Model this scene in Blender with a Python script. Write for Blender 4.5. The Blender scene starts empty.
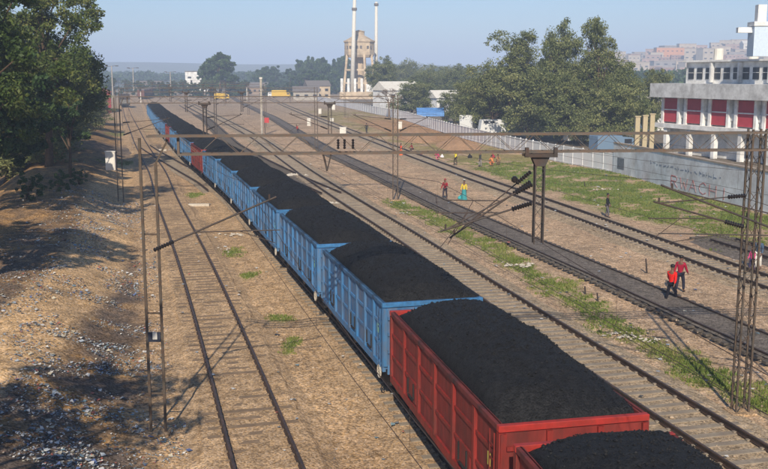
import bpy, math, random
import numpy as np
from mathutils import Vector, Matrix

random.seed(7)
rng = np.random.RandomState(11)
S = bpy.context.scene
COL = S.collection
R = math.radians

# ------------------------------------------------------------------ camera
F_PX, HORIZON, CAM_H = 963.0, 76.0, 10.04
PITCH = math.atan((234.5 - HORIZON) / F_PX)
cd = bpy.data.cameras.new('camera')
cd.sensor_width = 36.0
cd.lens = F_PX / 768 * 36.0
cd.clip_start = 0.2
cd.clip_end = 12000
cam = bpy.data.objects.new('camera', cd)
COL.objects.link(cam)
cam.location = (0, 0, CAM_H)
cam.rotation_euler = (math.pi / 2 - PITCH, 0, 0)
S.camera = cam

# ------------------------------------------------------------------ light and sky
SUN_EL, SUN_AZ = 34.0, 3.5          # shadows fall away from the camera, slightly to the right
W = bpy.data.worlds.new('World')
S.world = W
W.use_nodes = True
nt = W.node_tree
nt.nodes.clear()
sky = nt.nodes.new('ShaderNodeTexSky')
sky.sky_type = 'NISHITA'
sky.sun_disc = False
sky.sun_elevation = R(SUN_EL)
sky.sun_rotation = R(180 + SUN_AZ)
sky.altitude = 200
sky.air_density = 1.0
sky.dust_density = 0.6
sky.ozone_density = 6.0
bg = nt.nodes.new('ShaderNodeBackground')
bg.inputs['Strength'].default_value = 0.105
out = nt.nodes.new('ShaderNodeOutputWorld')
nt.links.new(sky.outputs[0], bg.inputs['Color'])
nt.links.new(bg.outputs[0], out.inputs['Surface'])
sd = bpy.data.lights.new('sun', 'SUN')
sd.energy = 4.9
sd.angle = R(0.55)
sd.color = (1.0, 0.89, 0.73)
sun = bpy.data.objects.new('sun', sd)
COL.objects.link(sun)
ldir = Vector((math.sin(R(SUN_AZ)) * math.cos(R(SUN_EL)), math.cos(R(SUN_AZ)) * math.cos(R(SUN_EL)), -math.sin(R(SUN_EL))))
sun.rotation_mode = 'QUATERNION'
sun.rotation_quaternion = ldir.to_track_quat('-Z', 'Y')
S.view_settings.view_transform = 'Standard'
S.view_settings.look = 'None'
S.view_settings.exposure = 0.12
S.view_settings.gamma = 1.0
S.view_settings.use_curve_mapping = False
S.cycles.max_bounces = 6
S.cycles.volume_bounces = 0
S.cycles.transparent_max_bounces = 8
S.cycles.use_denoising = True

# ------------------------------------------------------------------ helpers
_c, _s = math.cos(PITCH), math.sin(PITCH)


def P(u, v, z=0.0):
    """ground position (X, Y) of the thing standing at height z seen at photo pixel (u, v)"""
    a = (u - 384) / F_PX
    b = (v - 234.5) / F_PX
    t = (CAM_H - z) / (_s + b * _c)
    return (a * t, t * (_c - b * _s))


def A(u, v, Y):
    """(X, Z) of a thing at distance Y"""
    b = (v - 234.5) / F_PX
    t = Y / (_c - b * _s)
    return ((u - 384) / F_PX * t, CAM_H - t * (_s + b * _c))


def hash2(ix, iy, seed):
    n = (ix.astype(np.int64) * 374761393 + iy.astype(np.int64) * 668265263 + seed * 1442695041) & 0x7fffffff
    n = ((n ^ (n >> 13)) * 1274126177) & 0x7fffffff
    n = n ^ (n >> 16)
    return (n & 0xffff) / 65535.0


def vnoise(x, y, seed=0):
    x = np.asarray(x, float); y = np.asarray(y, float)
    ix = np.floor(x); iy = np.floor(y)
    fx = x - ix; fy = y - iy
    fx = fx * fx * (3 - 2 * fx); fy = fy * fy * (3 - 2 * fy)
    a = hash2(ix, iy, seed); b = hash2(ix + 1, iy, seed)
    c = hash2(ix, iy + 1, seed); d = hash2(ix + 1, iy + 1, seed)
    return (a * (1 - fx) + b * fx) * (1 - fy) + (c * (1 - fx) + d * fx) * fy


def fbm(x, y, seed=0, o=4):
    r = 0; a = 0.5; t = 0
    for i in range(o):
        r = r + a * vnoise(np.asarray(x) * 2 ** i, np.asarray(y) * 2 ** i, seed + i * 17)
        t += a; a *= 0.5
    return r / t


def smooth(a, b, x):
    t = np.clip((x - a) / (b - a), 0, 1)
    return t * t * (3 - 2 * t)


class MB:
    def __init__(s):
        s.v = []; s.f = []; s.m = []

    def add(s, vs, fs, mi=0):
        o = len(s.v)
        s.v.extend([tuple(p) for p in vs])
        s.f.extend([tuple(i + o for i in f) for f in fs])
        s.m.extend([mi] * len(fs))

    def box(s, c, d, rz=0.0, mi=0):
        hx, hy, hz = d[0] / 2, d[1] / 2, d[2] / 2
        cs, sn = math.cos(rz), math.sin(rz)
        vs = []
        for z in (-hz, hz):
            for x, y in ((-hx, -hy), (hx, -hy), (hx, hy), (-hx, hy)):
                vs.append((c[0] + x * cs - y * sn, c[1] + x * sn + y * cs, c[2] + z))
        s.add(vs, [(3, 2, 1, 0), (4, 5, 6, 7), (0, 1, 5, 4), (1, 2, 6, 5), (2, 3, 7, 6), (3, 0, 4, 7)], mi)
        return s

    def bar(s, p, q, w, h, mi=0, up=(0, 0, 1)):
        p = Vector(p); q = Vector(q)
        d = (q - p).normalized()
        u = Vector(up)
        if abs(d.dot(u)) > 0.98:
            u = Vector((0, 1, 0))
        x = d.cross(u).normalized(); z = x.cross(d).normalized()
        vs = []
        for e in (p, q):
            for a, b in ((-1, -1), (1, -1), (1, 1), (-1, 1)):
                vs.append(e + x * (a * w / 2) + z * (b * h / 2))
        s.add(vs, [(3, 2, 1, 0), (4, 5, 6, 7), (0, 1, 5, 4), (1, 2, 6, 5), (2, 3, 7, 6), (3, 0, 4, 7)], mi)
        return s

    def tube(s, pts, r, n=6, mi=0, cap=True):
        pts = [Vector(p) for p in pts]
        rs = r if isinstance(r, (list, tuple)) else [r] * len(pts)
        rings = []
        ux = None
        for i, p in enumerate(pts):
            if i == 0: d = pts[1] - p
            elif i == len(pts) - 1: d = p - pts[i - 1]
            else: d = pts[i + 1] - pts[i - 1]
            d.normalize()
            if ux is None:
                u = Vector((0, 0, 1)) if abs(d.z) < 0.9 else Vector((1, 0, 0))
                ux = d.cross(u).normalized()
            else:
                ux = (ux - d * ux.dot(d)).normalized()
            uy = d.cross(ux)
            rings.append([p + ux * (rs[i] * math.cos(2 * math.pi * k / n)) + uy * (rs[i] * math.sin(2 * math.pi * k / n)) for k in range(n)])
        vs = [v for rg in rings for v in rg]
        fs = []
        for i in range(len(pts) - 1):
            for k in range(n):
                fs.append((i * n + k, i * n + (k + 1) % n, (i + 1) * n + (k + 1) % n, (i + 1) * n + k))
        if cap:
            fs.append(tuple(range(n - 1, -1, -1)))
            fs.append(tuple((len(pts) - 1) * n + k for k in range(n)))
        s.add(vs, fs, mi)
        return s

    def lathe(s, prof, c=(0, 0, 0), n=16, mi=0):
        vs = []
        for r, z in prof:
            for k in range(n):
                a = 2 * math.pi * k / n
                vs.append((c[0] + r * math.cos(a), c[1] + r * math.sin(a), c[2] + z))
        fs = []
        for i in range(len(prof) - 1):
            for k in range(n):
                fs.append((i * n + k, i * n + (k + 1) % n, (i + 1) * n + (k + 1) % n, (i + 1) * n + k))
        fs.append(tuple(range(n - 1, -1, -1)))
        fs.append(tuple((len(prof) - 1) * n + k for k in range(n)))
        s.add(vs, fs, mi)
        return s

    def build(s, name, mat, parent=None, smooth_=False, loc=None, bevel=0):
        me = bpy.data.meshes.new(name)
        me.from_pydata(s.v, [], s.f)
        mats = mat if isinstance(mat, (list, tuple)) else [mat]
        for m in mats: me.materials.append(m)
        if len(mats) > 1: me.polygons.foreach_set('material_index', s.m)
        if smooth_: me.polygons.foreach_set('use_smooth', [True] * len(me.polygons))
        me.update()
        o = bpy.data.objects.new(name, me)
        COL.objects.link(o)
        if parent: o.parent = parent
        if loc: o.location = loc
        if bevel:
            b = o.modifiers.new('bevel', 'BEVEL'); b.width = bevel; b.segments = 1; b.limit_method = 'ANGLE'
        return o


def tag(o, label=None, cat=None, group=None, kind=None):
    if label: o['label'] = label
    if cat: o['category'] = cat
    if group: o['group'] = group
    if kind: o['kind'] = kind
    return o


def empty(name, loc=(0, 0, 0), rz=0.0):
    o = bpy.data.objects.new(name, None)
    o.empty_display_size = 0.3
    COL.objects.link(o)
    o.location = loc
    o.rotation_euler = (0, 0, rz)
    return o


def kids(o):
    return [c for c in bpy.data.objects if c.parent == o]


def copy_tree(o, loc=None, rz=None, label=None, scale=None, tree=None):
    def rec(a, par):
        c = a.copy()
        COL.objects.link(c)
        c.parent = par
        for ch in tree[a.name]:
            rec(ch, c)
        return c
    if tree is None:
        tree = {}
        st = [o]
        while st:
            x = st.pop(); tree[x.name] = kids(x); st += tree[x.name]
    c = rec(o, None)
    if loc is not None: c.location = loc
    if rz is not None: c.rotation_euler = (0, 0, rz)
    if label: c['label'] = label
    if scale is not None: c.scale = scale if isinstance(scale, tuple) else (scale,) * 3
    return c


def np_mesh(name, verts, faces_flat, nper, mat):
    me = bpy.data.meshes.new(name)
    nv = len(verts); nf = len(faces_flat) // nper
    me.vertices.add(nv); me.vertices.foreach_set('co', np.asarray(verts, np.float32).ravel())
    me.loops.add(len(faces_flat)); me.loops.foreach_set('vertex_index', np.asarray(faces_flat, np.int32).ravel())
    me.polygons.add(nf)
    me.polygons.foreach_set('loop_start', np.arange(0, nf * nper, nper, dtype=np.int32))
    me.polygons.foreach_set('loop_total', np.full(nf, nper, np.int32))
    for m in (mat if isinstance(mat, (list, tuple)) else [mat]): me.materials.append(m)
    me.update(calc_edges=True)
    me.validate()
    return me


# ------------------------------------------------------------------ materials
def mat(name, col, rough=0.8, var=0.0, scale=4.0, bump=0.0, bscale=20.0, dirt=None, dscale=1.5, damt=0.5, metal=0.0, objrand=0.0, spec=0.3, stretch=None):
    m = bpy.data.materials.new(name)
    m.use_nodes = True
    n = m.node_tree.nodes; l = m.node_tree.links
    b = n['Principled BSDF']
    b.inputs['Roughness'].default_value = rough
    b.inputs['Metallic'].default_value = metal
    b.inputs['Specular IOR Level'].default_value = spec
    b.inputs['Base Color'].default_value = (*col, 1)
    tc = n.new('ShaderNodeTexCoord')
    src = tc.outputs['Object']
    if stretch:
        mp = n.new('ShaderNodeMapping'); mp.inputs['Scale'].default_value = stretch
        l.new(src, mp.inputs['Vector']); src = mp.outputs['Vector']
    cur = None
    if var or dirt or objrand:
        rgb = n.new('ShaderNodeRGB'); rgb.outputs[0].default_value = (*col, 1); cur = rgb.outputs[0]
    if var:
        t = n.new('ShaderNodeTexNoise'); t.inputs['Scale'].default_value = scale; t.inputs['Detail'].default_value = 6
        t.inputs['Roughness'].default_value = 0.65
        l.new(src, t.inputs['Vector'])
        mr = n.new('ShaderNodeMapRange'); mr.inputs['From Min'].default_value = 0.3; mr.inputs['From Max'].default_value = 0.7
        mr.inputs['To Min'].default_value = 1 - var; mr.inputs['To Max'].default_value = 1 + var
        l.new(t.outputs['Fac'], mr.inputs['Value'])
        hv = n.new('ShaderNodeHueSaturation'); l.new(cur, hv.inputs['Color']); l.new(mr.outputs[0], hv.inputs['Value'])
        cur = hv.outputs[0]
    if dirt:
        t = n.new('ShaderNodeTexNoise'); t.inputs['Scale'].default_value = dscale; t.inputs['Detail'].default_value = 8
        t.inputs['Roughness'].default_value = 0.7
        l.new(src, t.inputs['Vector'])
        mr = n.new('ShaderNodeMapRange'); mr.inputs['From Min'].default_value = 0.42; mr.inputs['From Max'].default_value = 0.68
        mr.inputs['To Max'].default_value = damt
        l.new(t.outputs['Fac'], mr.inputs['Value'])
        mx = n.new('ShaderNodeMixRGB'); mx.inputs['Color2'].default_value = (*dirt, 1)
        l.new(mr.outputs[0], mx.inputs['Fac']); l.new(cur, mx.inputs['Color1']); cur = mx.outputs[0]
    if objrand:
        oi = n.new('ShaderNodeObjectInfo')
        mr = n.new('ShaderNodeMapRange'); mr.inputs['To Min'].default_value = 1 - objrand; mr.inputs['To Max'].default_value = 1 + objrand
        l.new(oi.outputs['Random'], mr.inputs['Value'])
        hv = n.new('ShaderNodeHueSaturation'); l.new(cur, hv.inputs['Color']); l.new(mr.outputs[0], hv.inputs['Value'])
        cur = hv.outputs[0]
    if cur is not None: l.new(cur, b.inputs['Base Color'])
    if bump:
        t = n.new('ShaderNodeTexNoise'); t.inputs['Scale'].default_value = bscale; t.inputs['Detail'].default_value = 5
        l.new(src, t.inputs['Vector'])
        bp = n.new('ShaderNodeBump'); bp.inputs['Strength'].default_value = bump; bp.inputs['Distance'].default_value = 0.05
        l.new(t.outputs['Fac'], bp.inputs['Height']); l.new(bp.outputs[0], b.inputs['Normal'])
    return m


def leaf_mat(name, c1, c2, c3, trans=0.25):
    m = bpy.data.materials.new(name); m.use_nodes = True
    n = m.node_tree.nodes; l = m.node_tree.links
    n.clear()
    g = n.new('ShaderNodeNewGeometry')
    ramp = n.new('ShaderNodeValToRGB')
    ramp.color_ramp.elements[0].color = (*c1, 1); ramp.color_ramp.elements[1].color = (*c3, 1)
    e = ramp.color_ramp.elements.new(0.5); e.color = (*c2, 1)
    t = n.new('ShaderNodeTexNoise'); t.inputs['Scale'].default_value = 0.35; t.inputs['Detail'].default_value = 2
    tc = n.new('ShaderNodeTexCoord'); l.new(tc.outputs['Object'], t.inputs['Vector'])
    oi = n.new('ShaderNodeObjectInfo')
    ad = n.new('ShaderNodeMath'); ad.operation = 'MULTIPLY_ADD'; ad.inputs[1].default_value = 0.5
    l.new(g.outputs['Random Per Island'], ad.inputs[0])
    mu = n.new('ShaderNodeMapRange'); mu.inputs['From Min'].default_value = .35; mu.inputs['From Max'].default_value = .65
    mu.inputs['To Min'].default_value = -0.05; mu.inputs['To Max'].default_value = 0.45
    l.new(t.outputs['Fac'], mu.inputs['Value'])
    l.new(mu.outputs[0], ad.inputs[2])
    ad2 = n.new('ShaderNodeMath'); ad2.operation = 'MULTIPLY_ADD'; ad2.inputs[1].default_value = 0.2
    l.new(oi.outputs['Random'], ad2.inputs[0]); l.new(ad.outputs[0], ad2.inputs[2])
    l.new(ad2.outputs[0], ramp.inputs['Fac'])
    d = n.new('ShaderNodeBsdfPrincipled'); d.inputs['Roughness'].default_value = .55; d.inputs['Specular IOR Level'].default_value = .25
    l.new(ramp.outputs[0], d.inputs['Base Color'])
    tr = n.new('ShaderNodeBsdfTranslucent'); l.new(ramp.outputs[0], tr.inputs['Color'])
    mx = n.new('ShaderNodeMixShader'); mx.inputs[0].default_value = trans
    l.new(d.outputs[0], mx.inputs[1]); l.new(tr.outputs[0], mx.inputs[2])
    o = n.new('ShaderNodeOutputMaterial'); l.new(mx.outputs[0], o.inputs['Surface'])
    return m


def gravel_mat(name, attr=None, col=(.35, .25, .16), size=14.0, amp=0.55, bump=0.28, big=0.18, stone=0.0):
    """ground made of small stones; base colour from a vertex attribute or one colour"""
    m = bpy.data.materials.new(name); m.use_nodes = True
    n = m.node_tree.nodes; l = m.node_tree.links
    b = n['Principled BSDF']; b.inputs['Roughness'].default_value = .95; b.inputs['Specular IOR Level'].default_value = .1
    g = n.new('ShaderNodeNewGeometry'); pos = g.outputs['Position']
    if attr:
        at = n.new('ShaderNodeAttribute'); at.attribute_name = attr; cur = at.outputs['Color']
    else:
        rgb = n.new('ShaderNodeRGB'); rgb.outputs[0].default_value = (*col, 1); cur = rgb.outputs[0]
    def mulval(cur, fac, lo, hi, f0=0.0, f1=1.0):
        mr = n.new('ShaderNodeMapRange'); mr.inputs['From Min'].default_value = f0; mr.inputs['From Max'].default_value = f1
        mr.inputs['To Min'].default_value = lo; mr.inputs['To Max'].default_value = hi
        l.new(fac, mr.inputs['Value'])
        hv = n.new('ShaderNodeHueSaturation'); l.new(cur, hv.inputs['Color']); l.new(mr.outputs[0], hv.inputs['Value'])
        return hv.outputs[0]
    vo = n.new('ShaderNodeTexVoronoi'); vo.inputs['Scale'].default_value = size * 1.15; l.new(pos, vo.inputs['Vector'])
    sep = n.new('ShaderNodeSeparateColor'); l.new(vo.outputs['Color'], sep.inputs[0])
    cur = mulval(cur, sep.outputs[0], 1 - amp, 1 + amp)
    mr = n.new('ShaderNodeMapRange'); mr.inputs['To Min'].default_value = .86; mr.inputs['To Max'].default_value = 1.12
    l.new(sep.outputs[1], mr.inputs['Value'])
    hs = n.new('ShaderNodeHueSaturation'); l.new(mr.outputs[0], hs.inputs['Saturation']); l.new(cur, hs.inputs['Color']); cur = hs.outputs[0]
    t2 = n.new('ShaderNodeTexNoise'); t2.inputs['Scale'].default_value = 2.2; t2.inputs['Detail'].default_value = 9; t2.inputs['Roughness'].default_value = .72
    l.new(pos, t2.inputs['Vector'])
    cur = mulval(cur, t2.outputs['Fac'], 1 - big * 2.5, 1 + big * 2.5, .3, .7)
    t3 = n.new('ShaderNodeTexNoise'); t3.inputs['Scale'].default_value = .23; t3.inputs['Detail'].default_value = 5; t3.inputs['Roughness'].default_value = .6
    l.new(pos, t3.inputs['Vector'])
    cur = mulval(cur, t3.outputs['Fac'], 1 - big, 1 + big, .3, .7)
    l.new(cur, b.inputs['Base Color'])
    bp = n.new('ShaderNodeBump'); bp.inputs['Strength'].default_value = bump; bp.inputs['Distance'].default_value = .04
    ad = n.new('ShaderNodeMath'); ad.operation = 'SUBTRACT'
    l.new(t2.outputs['Fac'], ad.inputs[0]); l.new(vo.outputs['Distance'], ad.inputs[1])
    l.new(ad.outputs[0], bp.inputs['Height']); l.new(bp.outputs[0], b.inputs['Normal'])
    return m


M = {}
M['ground'] = gravel_mat('ground', attr='tint')
M['ballast'] = gravel_mat('ballast', col=(.42, .285, .165), size=17, amp=.5)
M['ballast_dark'] = gravel_mat('ballast_dark', col=(.155, .13, .108), size=17, amp=.5)
M['ballast_grey'] = gravel_mat('ballast_grey', col=(.36, .27, .175), size=17, amp=.5)
M['rail'] = mat('rail_steel', (.055, .038, .03), .55, var=.3, scale=3, dirt=(.12, .06, .035), damt=.5, spec=.4)
M['sleeper'] = mat('concrete_sleeper', (.30, .25, .19), .95, var=.35, scale=6, dirt=(.16, .12, .09), damt=.7)
M['sleeper_brown'] = mat('dusty_brown_sleeper', (.25, .175, .11), .95, var=.35, scale=6, dirt=(.14, .1, .07), damt=.7)
M['sleeper_dark'] = mat('sooty_sleeper', (.10, .085, .07), .95, var=.35, scale=6)
M['red'] = mat('red_wagon_paint', (.26, .024, .018), .6, var=.22, scale=2.5, dirt=(.07, .03, .025), dscale=2.2, damt=.75, bump=.25, bscale=3, objrand=.06, stretch=(1.6, 1.6, .45))
M['red_rim'] = mat('red_rim_paint', (.38, .032, .024), .5, var=.2, scale=5, dirt=(.12, .04, .03), dscale=4, damt=.45)
M['red_panel'] = mat('red_panel_paint', (.22, .028, .022), .7, var=.3, scale=2.5, dirt=(.06, .025, .02), dscale=1.6, damt=.65, bump=.3, bscale=3, stretch=(1.6, 1.6, .45))
M['blue'] = mat('blue_wagon_paint', (.045, .185, .40), .6, var=.22, scale=2.5, dirt=(.13, .13, .14), dscale=2.2, damt=.75, objrand=.16, stretch=(1.6, 1.6, .45))
M['blue_rim'] = mat('blue_rim_paint', (.05, .19, .40), .5, var=.25, scale=5, dirt=(.05, .06, .08), dscale=4, damt=.6, objrand=.1)
M['blue_panel'] = mat('blue_panel_paint', (.04, .13, .28), .7, var=.3, scale=2.0, dirt=(.17, .16, .17), dscale=1.3, damt=.75, objrand=.2, bump=.3, bscale=3, stretch=(1.6, 1.6, .45))
M['under'] = mat('sooty_underframe', (.022, .02, .019), .8, var=.4, scale=5)
M['wheel'] = mat('wheel_steel', (.06, .045, .04), .5, var=.3, scale=5, metal=.3)
M['steel_mast'] = mat('weathered_mast_steel', (.085, .07, .055), .7, var=.3, scale=3, dirt=(.10, .045, .02), dscale=5, damt=.6)
M['steel_beam'] = mat('weathered_beam_steel', (.12, .105, .09), .7, var=.3, scale=2, dirt=(.15, .07, .03), dscale=4, damt=.7)
M['dark_steel'] = mat('dark_steel', (.05, .042, .038), .6, var=.3, scale=4, dirt=(.1, .05, .03), damt=.5)
M['insul'] = mat('brown_glazed_porcelain', (.018, .014, .013), .3, spec=.5)
M['wire'] = mat('copper_wire', (.06, .04, .03), .5)
M['white'] = mat('dusty_white_paint', (.72, .69, .62), .7, var=.12, scale=3, dirt=(.4, .33, .24), damt=.4)
M['plate_blue'] = mat('plate_blue', (.03, .035, .055), .5, var=.2)
M['plate_green'] = mat('plate_pale_green', (.25, .55, .25), .5, var=.3, scale=9)
M['plate_yellow'] = mat('plate_yellow', (.6, .55, .10), .5, var=.3, scale=9)
M['concrete'] = mat('grey_concrete', (.42, .38, .32), .9, var=.25, scale=2, dirt=(.2, .17, .13), damt=.6, bump=.2)
M['slab'] = mat('pale_concrete_slab', (.55, .5, .42), .9, var=.2, scale=4, dirt=(.3, .24, .17), damt=.5)
M['wall'] = mat('whitewashed_wall', (.76, .79, .82), .9, var=.16, scale=.9, dirt=(.40, .37, .35), dscale=.5, damt=.75, bump=.15)
M['wall_cap'] = mat('wall_cap', (.45, .38, .3), .9, var=.25, scale=3, dirt=(.3, .16, .1), damt=.6)
M['fence'] = mat('whitewashed_precast_panel', (.78, .78, .77), .9, var=.2, scale=1.2, dirt=(.33, .31, .3), dscale=.8, damt=.7)
M['fence_panel'] = mat('grey_precast_panel', (.74, .75, .76), .9, var=.12, scale=1.0, dirt=(.55, .42, .38), dscale=.5, damt=.45)
M['red_letter'] = mat('faded_red_letter_paint', (.50, .16, .14), .9, var=.3, scale=5, dirt=(.62, .58, .58), dscale=2.5, damt=.85)
M['blue_letter'] = mat('faded_slate_letter_paint', (.22, .26, .34), .9, var=.35, scale=5, dirt=(.42, .43, .44), dscale=2.0, damt=.85)
M['bwhite'] = mat('building_white', (.84, .83, .80), .85, var=.14, scale=1.0, dirt=(.3, .28, .25), dscale=.6, damt=.6)
M['bgrey'] = mat('building_grey_concrete', (.66, .66, .65), .9, var=.15, scale=1.0, dirt=(.28, .27, .26), dscale=.7, damt=.75)
M['bred'] = mat('building_red_panel', (.42, .045, .06), .7, var=.15, scale=1.0)
M['glass'] = mat('dark_window_glass', (.03, .035, .045), .2, spec=.6)
M['tan_conc'] = mat('tan_tower_concrete', (.62, .49, .34), .9, var=.25, scale=.3, dirt=(.2, .15, .11), dscale=.2, damt=.6)
M['bark'] = mat('brown_bark', (.10, .065, .042), .95, var=.4, scale=6, bump=.6, bscale=12)
M['bark_pale'] = mat('pale_bark', (.19, .14, .10), .95, var=.3, scale=5, bump=.4, bscale=12)
M['orange_earth'] = gravel_mat('orange_earth', col=(.44, .26, .14), size=9, amp=.2, big=.12)
M['coal'] = None
M['leaf_warm'] = leaf_mat('leaves_warm_green', (.028, .055, .014), (.085, .125, .028), (.20, .20, .055))
M['leaf_green'] = leaf_mat('leaves_olive_green', (.065, .088, .03), (.16, .185, .065), (.32, .32, .13))
M['leaf_deep'] = leaf_mat('leaves_deep_green', (.020, .046, .016), (.048, .09, .028), (.10, .15, .045))
M['grass'] = leaf_mat('grass_blades', (.09, .13, .025), (.15, .205, .035), (.27, .26, .08))
M['skin'] = mat('brown_skin', (.16, .08, .05), .6)
M['hair'] = mat('black_hair', (.012, .010, .010), .5)
M['tarp_blue'] = mat('blue_tarpaulin', (.10, .25, .55), .6, var=.2, scale=2)
M['yellow_paint'] = mat('yellow_paint', (.65, .42, .04), .6, var=.1)
M['maroon'] = mat('maroon_coach_paint', (.28, .035, .04), .5, var=.15)
M['roof_grey'] = mat('grey_roof', (.17, .15, .14), .8, var=.2)

M['red_dust'] = mat('coal_dusted_red', (.16, .03, .026), .8, var=.3, scale=3, dirt=(.02, .02, .022), dscale=1.2, damt=.95)
M['blue_dust'] = mat('coal_dusted_blue', (.05, .13, .25), .8, var=.3, scale=3, dirt=(.02, .02, .022), dscale=1.2, damt=.9)
# coal
m = bpy.data.materials.new('crushed_coal'); m.use_nodes = True
n = m.node_tree.nodes; l = m.node_tree.links
b = n['Principled BSDF']; b.inputs['Roughness'].default_value = .75; b.inputs['Specular IOR Level'].default_value = .25
tc = n.new('ShaderNodeTexCoord')
vo = n.new('ShaderNodeTexVoronoi'); vo.inputs['Scale'].default_value = 26; l.new(tc.outputs['Object'], vo.inputs['Vector'])
t = n.new('ShaderNodeTexNoise'); t.inputs['Scale'].default_value = 5.0; t.inputs['Detail'].default_value = 12; t.inputs['Roughness'].default_value = .75
l.new(tc.outputs['Object'], t.inputs['Vector'])
rp = n.new('ShaderNodeValToRGB'); rp.color_ramp.elements[0].position = .3; rp.color_ramp.elements[0].color = (.005, .005, .0055, 1)
rp.color_ramp.elements[1].position = .75; rp.color_ramp.elements[1].color = (.022, .0215, .022, 1)
l.new(t.outputs['Fac'], rp.inputs['Fac'])
sp = n.new('ShaderNodeSeparateColor'); l.new(vo.outputs['Color'], sp.inputs[0])
mr = n.new('ShaderNodeMapRange'); mr.inputs['To Min'].default_value = .45; mr.inputs['To Max'].default_value = 1.5; l.new(sp.outputs[0], mr.inputs['Value'])
hv = n.new('ShaderNodeHueSaturation'); l.new(rp.outputs[0], hv.inputs['Color']); l.new(mr.outputs[0], hv.inputs['Value'])
l.new(hv.outputs[0], b.inputs['Base Color'])
bp = n.new('ShaderNodeBump'); bp.inputs['Strength'].default_value = .8; bp.inputs['Distance'].default_value = .025
ad = n.new('ShaderNodeMath'); ad.operation = 'SUBTRACT'; l.new(t.outputs['Fac'], ad.inputs[0]); l.new(vo.outputs['Distance'], ad.inputs[1])
l.new(ad.outputs[0], bp.inputs['Height']); l.new(bp.outputs[0], b.inputs['Normal'])
M['coal'] = m

# ------------------------------------------------------------------ track centre lines (X as a function along Y)
GAUGE = 1.676 + .07


class Path:
    def __init__(s, pts, k=3):
        pts = sorted(pts, key=lambda p: p[1])
        s.Y = np.array([p[1] for p in pts], float); s.X = np.array([p[0] for p in pts], float)
        # smooth dense resample
        ys = np.linspace(s.Y[0], s.Y[-1], 600)
        xs = np.interp(ys, s.Y, s.X)
        w = max(3, int(600 * k / 100)) | 1
        ker = np.hanning(w + 2)[1:-1]; ker /= ker.sum()
        h = w // 2
        sl0 = (xs[8] - xs[0]) / 8; sl1 = (xs[-1] - xs[-9]) / 8
        pad = np.concatenate([xs[0] + sl0 * np.arange(-h, 0), xs, xs[-1] + sl1 * np.arange(1, h + 1)])
        xs = np.convolve(pad, ker, 'valid')
        s.ys, s.xs = ys, xs
        ds = np.hypot(np.diff(xs), np.diff(ys)); s.s = np.concatenate([[0], np.cumsum(ds)])

    def x(s, y): return np.interp(y, s.ys, s.xs)

    def at(s, d):
        x = np.interp(d, s.s, s.xs); y = np.interp(d, s.s, s.ys)
        dc = min(max(d, 1.0), s.s[-1] - 1.0)
        x1 = np.interp(dc + 1, s.s, s.xs); y1 = np.interp(dc + 1, s.s, s.ys)
        x0 = np.interp(dc - 1, s.s, s.xs); y0 = np.interp(dc - 1, s.s, s.ys)
        return x, y, math.atan2(x1 - x0, y1 - y0)        # heading to the right of +Y

    def s_of_y(s, y): return float(np.interp(y, s.ys, s.s))

    @property
    def length(s): return float(s.s[-1])


def off(pts, d, h):
    return [(x + d * math.cos(h), y + d * math.sin(h)) for x, y in pts]


# left track
T1 = Path([(2.2, 4), (-2.04 - .25 * -8, 12), (-2.04, 20), (-4.58, 30), (-7.2, 40), (-9.85, 50), (-12.6, 60), (-18.2, 80), (-24.0, 102), (-31, 126), (-38.5, 152), (-48, 186), (-66, 250), (-88, 330), (-140, 535)], k=4)
rim = [(4.9, 5.0), (2.32, 18.1), (0.0, 28.7), (-2.75, 39), (-8.7, 60.9), (-12.2, 74), (-16.0, 86.7), (-24.6, 115), (-33.0, 145), (-41.5, 175), (-50.8, 210), (-58.8, 240), (-74, 300), (-100, 400), (-150, 600)]
T2 = Path(off(rim, 1.6, .265), k=4)
T3 = Path([(13.2, 12), (10.0, 24), (8.7, 29.1), (7.45, 34.5), (4.4, 47.5), (1.5, 60.8), (-1.6, 73.5), (-5.5, 90), (-7.6, 99), (-13.2, 124.5), (-19.8, 155), (-35.0, 216), (-64, 330), (-110, 500)], k=5)
T4 = Path([(21.2, 12), (15.0, 33.6), (13.2, 41.7), (10.6, 52.5), (7.0, 66.5), (3.4, 82), (0.0, 98.5), (-7.2, 130), (-27.6, 240.6), (-60, 400), (-90, 560)], k=5)
T5 = Path([(26.2, 20), (19.0, 46.7), (18.6, 49.8), (16.2, 61.2), (14.4, 71.5), (9.3, 96), (3.3, 127.8), (-17, 238), (-40, 370), (-66, 521)], k=5)
BR = Path([(-14.9, 86), (-17.2, 93), (-21.0, 103), (-26.6, 118), (-31.4, 131), (-36.0, 144)], k=6)
T2B = Path([(-4.6, 84), (-8.6, 96), (-16.0, 120.5), (-23.0, 146), (-41.9, 229), (-72, 345)], k=6)
T6 = Path([(24.5, 44), (22.6, 53.5), (21.0, 61.2)], k=4)

GZ = -0.30            # general ground level; rail tops are 0


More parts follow.
